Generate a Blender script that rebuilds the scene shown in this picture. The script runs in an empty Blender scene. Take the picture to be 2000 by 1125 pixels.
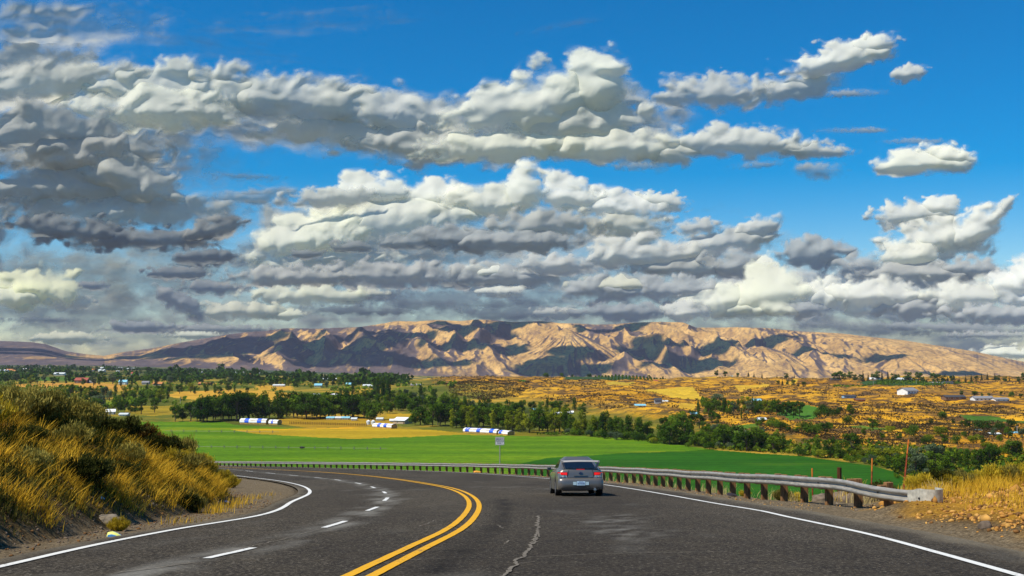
import bpy, math, random
import numpy as np
from mathutils import Vector, Matrix

# ---------------------------------------------------------------- camera, sky, sun, exposure
S = bpy.context.scene
C = S.collection
F = 2000.0 * 40 / 36                    # focal length in photo pixels
PITCH = math.atan(127.5 / F)            # the photo looks slightly up; eye level is row 690
cam_d = bpy.data.cameras.new('camera')
cam_d.lens = 40; cam_d.sensor_width = 36; cam_d.clip_start = 0.1; cam_d.clip_end = 150000
cam = bpy.data.objects.new('camera', cam_d); C.objects.link(cam)
cam.rotation_euler = (math.pi / 2 + PITCH, 0, 0)
S.camera = cam
SUN_EL = math.radians(54)
SUN_AZ = math.radians(-118)             # compass-like, from +Y towards +X: left and a little behind
sd = Vector((math.sin(SUN_AZ) * math.cos(SUN_EL), math.cos(SUN_AZ) * math.cos(SUN_EL), math.sin(SUN_EL)))
sun_d = bpy.data.lights.new('sun', 'SUN'); sun_d.energy = 4.6; sun_d.angle = math.radians(0.5); sun_d.color = (1, .93, .80)
sun = bpy.data.objects.new('sun', sun_d); C.objects.link(sun)
sun.rotation_euler = sd.to_track_quat('Z', 'Y').to_euler()
W = bpy.data.worlds.new('World'); S.world = W; W.use_nodes = True
wn = W.node_tree; wn.nodes.clear()
sky = wn.nodes.new('ShaderNodeTexSky'); sky.sky_type = 'NISHITA'; sky.sun_disc = False
sky.sun_elevation = SUN_EL; sky.sun_rotation = SUN_AZ; sky.altitude = 900
sky.air_density = 1.0; sky.dust_density = 0.2; sky.ozone_density = 3.0
hs = wn.nodes.new('ShaderNodeHueSaturation'); hs.inputs['Saturation'].default_value = 1.72; hs.inputs['Value'].default_value = .90
bg = wn.nodes.new('ShaderNodeBackground'); bg.inputs[1].default_value = 0.105
wo = wn.nodes.new('ShaderNodeOutputWorld')
wn.links.new(sky.outputs[0], hs.inputs['Color']); wn.links.new(hs.outputs[0], bg.inputs[0]); wn.links.new(bg.outputs[0], wo.inputs[0])
S.view_settings.view_transform = 'Standard'; S.view_settings.look = 'None'
S.view_settings.exposure = 0.36; S.view_settings.gamma = 1.0
S.render.engine = 'CYCLES'
S.cycles.max_bounces = 5; S.cycles.diffuse_bounces = 2; S.cycles.transparent_max_bounces = 16

# ---------------------------------------------------------------- small helpers
rng = np.random.default_rng(7)
random.seed(7)

def ray(px, py):
    """direction (dx, 1, dz) of a photo pixel"""
    v = 562.5 - np.asarray(py, float); u = np.asarray(px, float) - 1000
    y = F * math.cos(PITCH) - v * math.sin(PITCH); z = F * math.sin(PITCH) + v * math.cos(PITCH)
    return u / y, z / y
def at(px, py, d):
    dx, dz = ray(px, py); return dx * d, d + 0 * dx, dz * d
def to_px(x, y, z):
    yc = y * math.cos(PITCH) + z * math.sin(PITCH); zc = -y * math.sin(PITCH) + z * math.cos(PITCH)
    return 1000 + F * x / yc, 562.5 - F * zc / yc
GR = 0.091
def plane(Y): return -1.3 - GR * Y
def road_pt(px, py):
    dx, dz = ray(px, py); t = -1.3 / (dz + GR)
    return dx * t, t
FLOOR = -50.0
def floor_pt(px, py, z=FLOOR):
    dx, dz = ray(px, py); t = z / dz
    return dx * t, t

def _h(ix, iy, s):
    n = (ix.astype(np.int64) * 374761393 + iy.astype(np.int64) * 668265263 + s * 1442695041) & 0xffffffff
    n = ((n ^ (n >> 13)) * 1274126177) & 0xffffffff
    n = n ^ (n >> 16)
    return (n & 0xffff) / 65535.0 * 2 * math.pi
def perlin(x, y, s=0):
    x = np.asarray(x, float); y = np.asarray(y, float)
    x0 = np.floor(x); y0 = np.floor(y); fx = x - x0; fy = y - y0
    u = fx * fx * fx * (fx * (fx * 6 - 15) + 10); v = fy * fy * fy * (fy * (fy * 6 - 15) + 10)
    def g(i, j):
        a = _h(x0 + i, y0 + j, s); return np.cos(a) * (fx - i) + np.sin(a) * (fy - j)
    return ((g(0, 0) * (1 - u) + g(1, 0) * u) * (1 - v) + (g(0, 1) * (1 - u) + g(1, 1) * u) * v) * 1.5
def fbm(x, y, o=5, s=0, gain=.5, billow=False, eps=0.):
    r = 0; a = 1; n = 0
    for k in range(o):
        p = perlin(x, y, s + k * 17)
        r = r + a * ((1.75 * np.sqrt(p * p + eps)) if billow else p); n += a
        x = np.asarray(x) * 2.03 + 11.3; y = np.asarray(y) * 2.03 + 5.7; a *= gain
    return r / n
def smooth(a, b, x):
    t = np.clip((x - a) / (b - a), 0, 1); return t * t * (3 - 2 * t)
def resample(pts, n=None, step=None):
    p = np.array(pts, float); d = np.r_[0, np.cumsum(np.linalg.norm(np.diff(p, axis=0), axis=1))]
    # Catmull-Rom style smoothing through the points
    m = np.gradient(p, d, axis=0)
    if n is None: n = max(2, int(d[-1] / step) + 1)
    q = np.linspace(0, d[-1], n); i = np.clip(np.searchsorted(d, q, 'right') - 1, 0, len(p) - 2)
    h = (d[i + 1] - d[i]); t = ((q - d[i]) / h)[:, None]; h = h[:, None]
    return (2*t**3-3*t**2+1)*p[i] + (t**3-2*t**2+t)*h*m[i] + (-2*t**3+3*t**2)*p[i+1] + (t**3-t**2)*h*m[i+1]
def normals2(p):
    t = np.gradient(p, axis=0); t /= np.linalg.norm(t, axis=1)[:, None] + 1e-9
    return np.c_[t[:, 1], -t[:, 0]]       # to the right of the travel direction
def poly_dist(X, Y, P):
    X = np.asarray(X, float); Y = np.asarray(Y, float)
    best = np.full(X.shape, 1e18)
    for (ax, ay), (bx, by) in zip(P[:-1], P[1:]):
        ux, uy = bx - ax, by - ay; L = ux * ux + uy * uy + 1e-12
        t = np.clip(((X - ax) * ux + (Y - ay) * uy) / L, 0, 1)
        best = np.minimum(best, (X - ax - t * ux) ** 2 + (Y - ay - t * uy) ** 2)
    return np.sqrt(best)
def in_poly(X, Y, P):
    X = np.asarray(X, float); Y = np.asarray(Y, float); r = np.zeros(X.shape, bool); n = len(P)
    for i in range(n):
        ax, ay = P[i]; bx, by = P[(i + 1) % n]
        if ay == by: continue
        c = ((ay > Y) != (by > Y)) & (X < (bx - ax) * (Y - ay) / (by - ay) + ax); r ^= c
    return r

def link(o, parent=None):
    C.objects.link(o)
    if parent is not None: o.parent = parent
    return o
def tag(o, label=None, cat=None, group=None, kind=None):
    if label: o['label'] = label
    if cat: o['category'] = cat
    if group: o['group'] = group
    if kind: o['kind'] = kind
    return o
def np_mesh(name, V, Fc, mats, smooth_=False, mi=None, attrs=None):
    """one mesh datablock from numpy arrays; Fc is (n,3), (n,4) or a list of such arrays"""
    Fl = Fc if isinstance(Fc, list) else [Fc]
    Fl = [np.asarray(f, np.int32) for f in Fl if len(f)]
    me = bpy.data.meshes.new(name); V = np.asarray(V, np.float32)
    me.vertices.add(len(V)); me.vertices.foreach_set('co', V.ravel())
    loops = np.concatenate([f.ravel() for f in Fl]); nf = sum(len(f) for f in Fl)
    sz = np.concatenate([np.full(len(f), f.shape[1], np.int32) for f in Fl])
    me.loops.add(len(loops)); me.loops.foreach_set('vertex_index', loops)
    me.polygons.add(nf); me.polygons.foreach_set('loop_start', np.r_[0, np.cumsum(sz)[:-1]].astype(np.int32))
    for m in (mats if isinstance(mats, (list, tuple)) else [mats]): me.materials.append(m)
    if mi is not None: me.polygons.foreach_set('material_index', np.asarray(mi, np.int32))
    if smooth_: me.polygons.foreach_set('use_smooth', np.ones(nf, bool))
    if attrs:
        for k, a in attrs.items():
            a = np.asarray(a, np.float32)
            if a.ndim == 1: me.attributes.new(k, 'FLOAT', 'POINT').data.foreach_set('value', a)
            else: me.attributes.new(k, 'FLOAT_COLOR', 'POINT').data.foreach_set('color', np.c_[a, np.ones(len(a))].astype(np.float32).ravel())
    me.update(calc_edges=True); me.validate()
    return me
def grid_faces(nr, nc):
    i = np.arange(nr - 1)[:, None] * nc + np.arange(nc - 1)[None]
    return np.stack([i, i + 1, i + nc + 1, i + nc], -1).reshape(-1, 4)
def sub_mesh(V, Fq, keep):
    f = Fq[keep]; u, inv = np.unique(f, return_inverse=True)
    return V[u], inv.reshape(f.shape), u

class MB:
    """collects shapes, builds ONE mesh object"""
    def __init__(s): s.v = []; s.f = []; s.n = 0; s.m = []
    def add(s, vs, fs, m=0):
        s.v += [tuple(v) for v in vs]; s.f += [tuple(i + s.n for i in f) for f in fs]; s.m += [m] * len(fs); s.n = len(s.v); return s
    def box(s, c, d, rz=0, bev=0, m=0, tilt=None):
        hx, hy, hz = d[0] / 2, d[1] / 2, d[2] / 2
        M = Matrix.Rotation(rz, 3, 'Z')
        if tilt: M = M @ Matrix.Rotation(tilt[1], 3, tilt[0])
        if bev <= 0:
            vs = [(x, y, z) for z in (-hz, hz) for x, y in ((-hx, -hy), (hx, -hy), (hx, hy), (-hx, hy))]
            fs = [(3, 2, 1, 0), (4, 5, 6, 7), (0, 1, 5, 4), (1, 2, 6, 5), (2, 3, 7, 6), (3, 0, 4, 7)]
        else:
            b = bev; ring = lambda x, y, z: [(-x + b, -y, z), (x - b, -y, z), (x, -y + b, z), (x, y - b, z), (x - b, y, z), (-x + b, y, z), (-x, y - b, z), (-x, -y + b, z)]
            vs = ring(hx - b, hy - b, -hz) + ring(hx, hy, -hz + b) + ring(hx, hy, hz - b) + ring(hx - b, hy - b, hz)
            fs = [tuple(range(7, -1, -1)), tuple(range(24, 32))]
            for k in range(3): fs += [(k * 8 + i, k * 8 + (i + 1) % 8, k * 8 + 8 + (i + 1) % 8, k * 8 + 8 + i) for i in range(8)]
        return s.add([tuple(Vector(c) + M @ Vector(v)) for v in vs], fs, m)
    def tube(s, pts, rad, n=8, cap=True, m=0):
        P = [Vector(p) for p in pts]; R = rad if isinstance(rad, (list, tuple)) else [rad] * len(P); vs = []; fs = []
        up = Vector((0, 0, 1))
        for i, p in enumerate(P):
            t = (P[min(i + 1, len(P) - 1)] - P[max(i - 1, 0)]).normalized()
            a = t.cross(up)
            if a.length < 1e-3: a = t.cross(Vector((1, 0, 0)))
            a.normalize(); b = a.cross(t)
            vs += [tuple(p + (a * math.cos(k * 2 * math.pi / n) + b * math.sin(k * 2 * math.pi / n)) * R[i]) for k in range(n)]
        for i in range(len(P) - 1):
            fs += [(i * n + k, i * n + (k + 1) % n, (i + 1) * n + (k + 1) % n, (i + 1) * n + k) for k in range(n)]
        if cap: fs += [tuple(range(n - 1, -1, -1)), tuple(range((len(P) - 1) * n, len(P) * n))]
        return s.add(vs, fs, m)
    def loft(s, rings, cap=True, closed=True, m=0):
        n = len(rings[0]); vs = [v for r in rings for v in r]; fs = []
        for i in range(len(rings) - 1):
            for k in range(n if closed else n - 1):
                fs.append((i * n + k, i * n + (k + 1) % n, (i + 1) * n + (k + 1) % n, (i + 1) * n + k))
        if cap: fs += [tuple(range(n - 1, -1, -1)), tuple(range((len(rings) - 1) * n, len(rings) * n))]
        return s.add(vs, fs, m)
    def build(s, name, mats, parent=None, smooth_=False, auto=None):
        me = bpy.data.meshes.new(name); me.from_pydata(s.v, [], s.f)
        for m in (mats if isinstance(mats, (list, tuple)) else [mats]): me.materials.append(m)
        me.polygons.foreach_set('material_index', s.m)
        import bmesh
        bm = bmesh.new(); bm.from_mesh(me); bmesh.ops.recalc_face_normals(bm, faces=bm.faces[:])
        if smooth_:
            for f in bm.faces: f.smooth = True
            for e in bm.edges:
                if len(e.link_faces) == 2 and e.calc_face_angle(0) > math.radians(auto or 35): e.smooth = False
        bm.to_mesh(me); bm.free(); me.update()
        return link(bpy.data.objects.new(name, me), parent)
def empty(name, loc, rz=0):
    o = bpy.data.objects.new(name, None); C.objects.link(o); o.location = loc; o.rotation_euler = (0, 0, rz); o.empty_display_size = .3
    return o
KIDS = {}
def kids(o):
    return [c for c in bpy.data.objects if c.parent == o]
def freeze(root):
    """remember a thing's tree once, so copies are quick"""
    return (root, [freeze(c) for c in kids(root)])
def copy_tree(t, parent=None):
    c = t[0].copy(); C.objects.link(c); c.parent = parent
    for k in t[1]: copy_tree(k, c)
    return c
ORD = ['first','second','third','fourth','fifth','sixth','seventh','eighth','ninth','tenth','eleventh','twelfth','thirteenth','fourteenth','fifteenth','sixteenth','seventeenth','eighteenth','nineteenth']
TENS = {2:'twenty',3:'thirty',4:'forty',5:'fifty',6:'sixty',7:'seventy',8:'eighty',9:'ninety'}
def ordinal(i):
    if i < 19: return ORD[i]
    n = i + 1
    if n % 10 == 0 and n < 100: return {2:'twentieth',3:'thirtieth',4:'fortieth',5:'fiftieth',6:'sixtieth',7:'seventieth',8:'eightieth',9:'ninetieth'}[n // 10]
    if n < 100: return TENS[n // 10] + '-' + ORD[n % 10 - 1]
    return 'hundred and ' + ordinal(n - 101) if n > 100 else 'hundredth'
def px_of(o):
    return float(to_px(o.location.x, o.location.y, o.location.z)[0])

# ---------------------------------------------------------------- material helpers
class NT:
    def __init__(s, name):
        s.m = bpy.data.materials.new(name); s.m.use_nodes = True; s.t = s.m.node_tree; s.t.nodes.clear()
        s.out = s.t.nodes.new('ShaderNodeOutputMaterial'); s._co = None
    def n(s, typ, **k):
        x = s.t.nodes.new(typ)
        for a, b in k.items(): setattr(x, a, b)
        return x
    def l(s, a, b): s.t.links.new(a, b)
    def co(s, w='Object'):
        if s._co is None: s._co = s.n('ShaderNodeTexCoord')
        return s._co.outputs[w]
    def noise(s, scale, det=6, rough=.55, vec=None, sx=None, dist=0, w='Object'):
        v = vec or s.co(w)
        if sx:
            mp = s.n('ShaderNodeMapping'); mp.inputs['Scale'].default_value = sx; s.l(v, mp.inputs[0]); v = mp.outputs[0]
        n = s.n('ShaderNodeTexNoise'); n.inputs['Scale'].default_value = scale; n.inputs['Detail'].default_value = det
        n.inputs['Roughness'].default_value = rough; n.inputs['Distortion'].default_value = dist
        s.l(v, n.inputs['Vector']); return n.outputs['Fac']
    def ramp(s, fac, stops, interp='LINEAR'):
        r = s.n('ShaderNodeValToRGB'); cr = r.color_ramp; cr.interpolation = interp
        while len(cr.elements) < len(stops): cr.elements.new(.5)
        for e, (p, c) in zip(cr.elements, stops):
            e.position = p; e.color = (c[0], c[1], c[2], 1) if isinstance(c, (tuple, list)) else (c, c, c, 1)
        s.l(fac, r.inputs[0]); return r.outputs[0]
    def mix(s, fac, a, b, mode='MIX'):
        m = s.n('ShaderNodeMix'); m.data_type = 'RGBA'; m.blend_type = mode
        for i, v in ((0, fac), (6, a), (7, b)):
            if isinstance(v, (int, float)): m.inputs[i].default_value = v if i == 0 else (v, v, v, 1)
            elif isinstance(v, (tuple, list)): m.inputs[i].default_value = (v[0], v[1], v[2], 1)
            else: s.l(v, m.inputs[i])
        return m.outputs[2]
    def math(s, op, a, b=0.0):
        m = s.n('ShaderNodeMath', operation=op)
        for i, v in ((0, a), (1, b)):
            if isinstance(v, (int, float)): m.inputs[i].default_value = v
            else: s.l(v, m.inputs[i])
        return m.outputs[0]
    def attr(s, name, out='Fac'):
        a = s.n('ShaderNodeAttribute'); a.attribute_name = name; return a.outputs[out]
    def bump(s, h, strength=.5, dist=.05):
        b = s.n('ShaderNodeBump'); b.inputs['Strength'].default_value = strength; b.inputs['Distance'].default_value = dist
        s.l(h, b.inputs['Height']); return b.outputs[0]
    def bsdf(s, col, rough=.8, metal=0, normal=None, spec=.3, coat=0):
        p = s.n('ShaderNodeBsdfPrincipled')
        if isinstance(col, (tuple, list)): p.inputs['Base Color'].default_value = (*col, 1)
        else: s.l(col, p.inputs['Base Color'])
        if isinstance(rough, (int, float)): p.inputs['Roughness'].default_value = rough
        else: s.l(rough, p.inputs['Roughness'])
        p.inputs['Metallic'].default_value = metal; p.inputs['Specular IOR Level'].default_value = spec
        p.inputs['Coat Weight'].default_value = coat
        if normal is not None: s.l(normal, p.inputs['Normal'])
        s.l(p.outputs[0], s.out.inputs[0]); s.p = p
        return s.m
def simple(name, col, rough=.6, metal=0, var=.25, scale=8, spec=.3, bump=0, coat=0):
    t = NT(name); nz = t.noise(scale)
    c = t.ramp(nz, [(.3, tuple(x * (1 - var) for x in col)), (.7, tuple(min(1, x * (1 + var)) for x in col))])
    return t.bsdf(c, rough, metal, t.bump(nz, bump, .02) if bump else None, spec, coat)
# ---------------------------------------------------------------- clouds: puffed relief surfaces 30-45 km away, lit by the sun, with some light and shade in their tint
def cloud_mat():
    t = NT('cloud_vapour')
    col = t.attr('tint', 'Color')
    d = t.n('ShaderNodeBsdfDiffuse'); t.l(col, d.inputs[0])
    tl = t.n('ShaderNodeBsdfTranslucent'); t.l(col, tl.inputs[0])
    m0 = t.n('ShaderNodeMixShader'); m0.inputs[0].default_value = .5; t.l(d.outputs[0], m0.inputs[1]); t.l(tl.outputs[0], m0.inputs[2]); d = m0
    tr = t.n('ShaderNodeBsdfTransparent'); mx = t.n('ShaderNodeMixShader')
    t.l(t.attr('cover'), mx.inputs[0]); t.l(tr.outputs[0], mx.inputs[1]); t.l(d.outputs[0], mx.inputs[2])
    t.l(mx.outputs[0], t.out.inputs[0]); return t.m
CLOUDS = [
 # cx, cy, half width, up, down, albedo, warmth (both carry painted light and shade), relief, softness, tilt (px up per px right)
 # far veils near the horizon
 (300, 640, 620, 190, 120, .50, .15, .25, .5, 0), (1000, 650, 900, 110, 80, .36, -.1, .2, .4, 0), (1800, 655, 620, 95, 80, .42, 0, .25, .4, -.02),
 (60, 600, 300, 110, 60, .55, .3, .3, .4, 0), (2250, 600, 300, 120, 100, .6, 0, .5, .2, 0), (-250, 500, 350, 200, 200, .5, 0, .6, .2, 0),
 (250, 520, 360, 60, 70, .62, .25, .2, .5, 0),
 (1000, 520, 640, 120, 100, .60, 0, .55, .35, 0), (700, 470, 330, 90, 90, .66, .1, .5, .3, 0), (1650, 560, 480, 60, 80, .60, 0, .55, .3, 0), (200, 300, 330, 130, 130, .52, 0, .6, .35, 0), (650, 250, 620, 90, 60, .6, 0, .5, .35, -.03), (1150, 240, 240, 90, 80, .6, 0, .5, .3, 0),
 # thin high cirrus
 (610, 48, 230, 34, 22, .62, 0, .3, .9, .05), (1105, 50, 85, 14, 10, .35, 0, .1, 1.2, .2), (420, 90, 200, 40, 30, .45, -.1, .2, 1.1, -.1),
 (120, 60, 250, 85, 60, .60, 0, .6, .5, 0), (60, 120, 150, 50, 40, .5, 0, .8, .3, 0), (1660, 184, 90, 12, 8, .6, 0, .4, .5, .03),
 (1690, 256, 60, 9, 6, .5, 0, .4, .6, .02), (1790, 276, 80, 9, 8, .5, 0, .4, .7, 0), (1640, 255, 60, 8, 6, .45, 0, .3, .8, .03),
 (560, 235, 160, 30, 40, .6, 0, .5, .5, -.1),
 # long band, upper
 (60, 170, 260, 70, 60, .66, .05, .9, .25, .1), (330, 185, 260, 72, 60, .74, .1, .9, .15, -.05), (560, 200, 230, 75, 55, .70, .05, .8, .2, -.12),
 (760, 225, 220, 62, 60, .72, .05, .8, .18, -.12), (690, 265, 230, 45, 45, .66, .05, .7, .22, -.12), (860, 290, 180, 60, 45, .62, 0, .8, .2, -.05),
 (300, 215, 190, 60, 55, .80, .2, 1, .12, .0), (1540, 175, 130, 38, 35, .66, 0, .8, .25, .18), (1390, 180, 130, 45, 40, .66, 0, .8, .22, .0),
 (1640, 118, 125, 42, 32, .74, .05, 1, .14, .22), (1705, 88, 55, 26, 24, .76, .05, 1, .14, .2), (1772, 143, 46, 20, 20, .70, 0, .8, .2, .15),
 (1060, 200, 190, 75, 90, .76, .15, 1, .12, .12), (1165, 165, 75, 85, 100, .78, .15, 1, .12, .15), (1120, 235, 170, 60, 60, .72, .1, .9, .15, 0),
 (990, 285, 190, 35, 40, .76, .2, 1, .12, .03), (1200, 285, 160, 50, 45, .74, .15, 1, .14, .0), (1300, 300, 70, 30, 38, .66, .1, .9, .2, 0),
 (1440, 278, 170, 38, 38, .70, .05, .9, .2, -.05), (1570, 292, 110, 22, 20, .66, .05, .9, .25, -.05), (1600, 330, 60, 16, 26, .45, .1, .6, .5, -.05),
 (1480, 322, 60, 10, 10, .45, .1, .5, .6, .1), (1240, 325, 60, 12, 12, .45, .1, .5, .5, 0), (1810, 322, 112, 44, 24, .76, .15, 1, .12, .04), (1845, 305, 60, 28, 24, .76, .1, 1, .12, -.1),
 # heavy left
 (70, 260, 240, 80, 90, .50, 0, .9, .2, 0), (160, 310, 210, 70, 60, .44, 0, 1, .15, 0), (90, 370, 240, 60, 60, .46, 0, 1, .15, 0), (250, 360, 130, 70, 60, .58, .05, 1, .15, -.25),
 (250, 410, 320, 40, 50, .54, .05, .8, .3, 0), (480, 385, 150, 22, 26, .52, 0, .5, .5, .08), (480, 345, 90, 8, 10, .4, .1, .4, .7, -.03),
 (140, 455, 150, 40, 30, .26, -.15, 1, .12, -.1), (280, 470, 170, 30, 22, .27, -.15, 1, .12, 0), (415, 450, 75, 32, 26, .30, -.05, 1, .13, .2), (395, 500, 85, 24, 26, .24, -.2, 1, .12, 0),
 (350, 535, 75, 18, 14, .33, -.1, .9, .15, 0), (420, 565, 80, 20, 16, .36, -.1, .9, .15, 0), (180, 560, 40, 14, 10, .4, 0, .8, .25, 0),
 # bright centre
 (720, 372, 85, 40, 30, 1.0, .2, 1, .1, 0), (850, 385, 90, 44, 40, 1.0, .2, 1, .1, 0), (760, 420, 190, 55, 60, 1.0, .28, 1, .1, .05), (600, 465, 140, 65, 50, 1.0, .35, 1, .1, .2), (640, 505, 160, 45, 40, .78, .2, 1, .12, 0),
 (650, 385, 110, 22, 30, .62, 0, .8, .25, .05), (960, 400, 100, 50, 40, .74, .15, 1, .12, 0), (1025, 372, 48, 60, 60, .82, .2, 1, .1, 0), (1100, 380, 70, 45, 40, .86, .15, 1, .1, -.1), (1200, 405, 130, 45, 40, .82, .12, 1, .12, -.1), (1290, 395, 65, 24, 20, .72, .05, .9, .14, -.05),
 (1210, 440, 110, 34, 30, .60, .15, 1, .12, -.03), (1060, 440, 130, 40, 45, .50, .05, 1, .15, 0), (860, 470, 140, 34, 28, .40, -.1, 1, .13, .03), (1000, 475, 170, 32, 26, .44, -.1, 1, .13, .02), (690, 485, 45, 20, 12, .32, -.15, .9, .15, 0), (600, 498, 45, 14, 10, .32, -.15, .9, .2, 0),
 # middle right
 (1400, 480, 120, 42, 36, .60, .02, 1, .12, .15), (1485, 445, 48, 30, 30, .62, 0, 1, .12, .25), (1360, 445, 50, 22, 20, .62, 0, .9, .15, .1), (1250, 500, 130, 50, 40, .64, .05, 1, .13, 0), (1320, 525, 130, 28, 22, .52, .05, 1, .13, 0), (1440, 520, 70, 45, 30, .44, -.1, .9, .18, 0),
 (1595, 500, 80, 44, 36, .42, -.15, 1, .13, -.05), (1680, 520, 70, 30, 40, .45, -.1, .9, .2, 0), (1490, 518, 34, 26, 24, 1.0, .3, .6, .12, .1),
 (1785, 420, 92, 34, 32, .68, .05, 1, .1, .05), (1835, 405, 45, 26, 26, .74, .05, 1, .1, 0), (1830, 470, 120, 50, 50, .68, .08, 1, .1, 0), (1900, 450, 75, 50, 50, .70, .05, 1, .13, .55), (1950, 415, 38, 22, 24, .68, .05, .9, .15, .8), (1770, 500, 70, 40, 34, .74, .15, 1, .1, 0),
 (1800, 535, 130, 26, 30, .46, 0, 1, .14, -.03), (1900, 525, 70, 28, 26, .46, -.05, .9, .2, -.05),
 # lower rows
 (780, 540, 320, 34, 30, .48, 0, 1, .14, 0), (560, 545, 140, 30, 24, .50, .05, 1, .14, 0), (1000, 545, 160, 40, 30, .46, -.1, .9, .2, 0), (955, 532, 52, 20, 14, .86, .25, 1, .12, 0), (980, 570, 60, 18, 13, .85, .25, 1, .12, 0), (1090, 520, 90, 28, 24, .60, 0, 1, .14, 0),
 (1250, 570, 200, 40, 34, .46, -.1, 1, .15, 0), (1190, 560, 90, 26, 18, .70, .3, 1, .14, 0), (1400, 590, 110, 42, 36, .78, .25, 1, .12, 0), (1500, 570, 100, 60, 50, 1.0, .4, 1, .1, .1), (1470, 600, 90, 30, 28, .8, .35, 1, .12, 0), (1610, 580, 100, 40, 36, .82, .2, 1, .12, 0), (1560, 605, 70, 26, 22, .44, -.1, 1, .14, 0), (1700, 580, 110, 48, 40, .74, .1, 1, .12, 0), (1790, 600, 100, 34, 30, .50, 0, 1, .14, 0), (1880, 580, 110, 40, 36, .76, .15, 1, .12, 0), (1985, 555, 70, 50, 50, .86, .15, 1, .12, .3), (2060, 520, 80, 60, 60, .8, .1, 1, .12, .3),
 (1950, 615, 130, 26, 24, .50, -.05, 1, .14, 0), (600, 580, 150, 24, 20, .78, .4, 1, .13, 0), (720, 575, 60, 14, 12, .66, .3, .9, .16, 0), (880, 590, 250, 24, 26, .16, -.5, .3, .35, 0), (1000, 612, 180, 18, 20, .16, -.5, .3, .35, 0), (700, 606, 160, 12, 14, .18, -.4, .3, .35, 0),
 (70, 562, 95, 46, 46, 1.0, .7, 1, .1, 0), (35, 580, 80, 36, 30, .9, .5, 1, .12, 0), (130, 590, 60, 22, 18, .66, .25, 1, .14, 0), (350, 590, 60, 30, 34, .36, -.1, .9, .18, -.5), (470, 610, 120, 22, 20, .68, .35, 1, .13, 0), (545, 615, 60, 14, 12, .85, .5, 1, .13, 0), (410, 645, 140, 14, 12, .4, -.05, .8, .2, 0), (90, 625, 120, 8, 9, .3, -.3, .5, .4, 0), (270, 640, 90, 16, 14, .38, -.1, .9, .18, 0),
 (130, 662, 90, 16, 12, .72, .45, .9, .14, 0), (380, 655, 70, 10, 8, .8, .4, .9, .18, 0), (1090, 612, 70, 14, 14, .6, .1, .9, .18, 0), (1210, 610, 120, 22, 22, .38, -.15, .9, .2, 0), (1340, 610, 50, 26, 26, .66, .1, 1, .14, 0), (1700, 640, 190, 12, 18, .24, -.25, .5, .35, -.05), (1860, 640, 190, 12, 14, .34, -.15, .6, .3, -.03), (1960, 690, 70, 18, 12, .9, .35, 1, .14, 0), (1930, 655, 110, 10, 8, .5, 0, .7, .3, 0),
]
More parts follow.
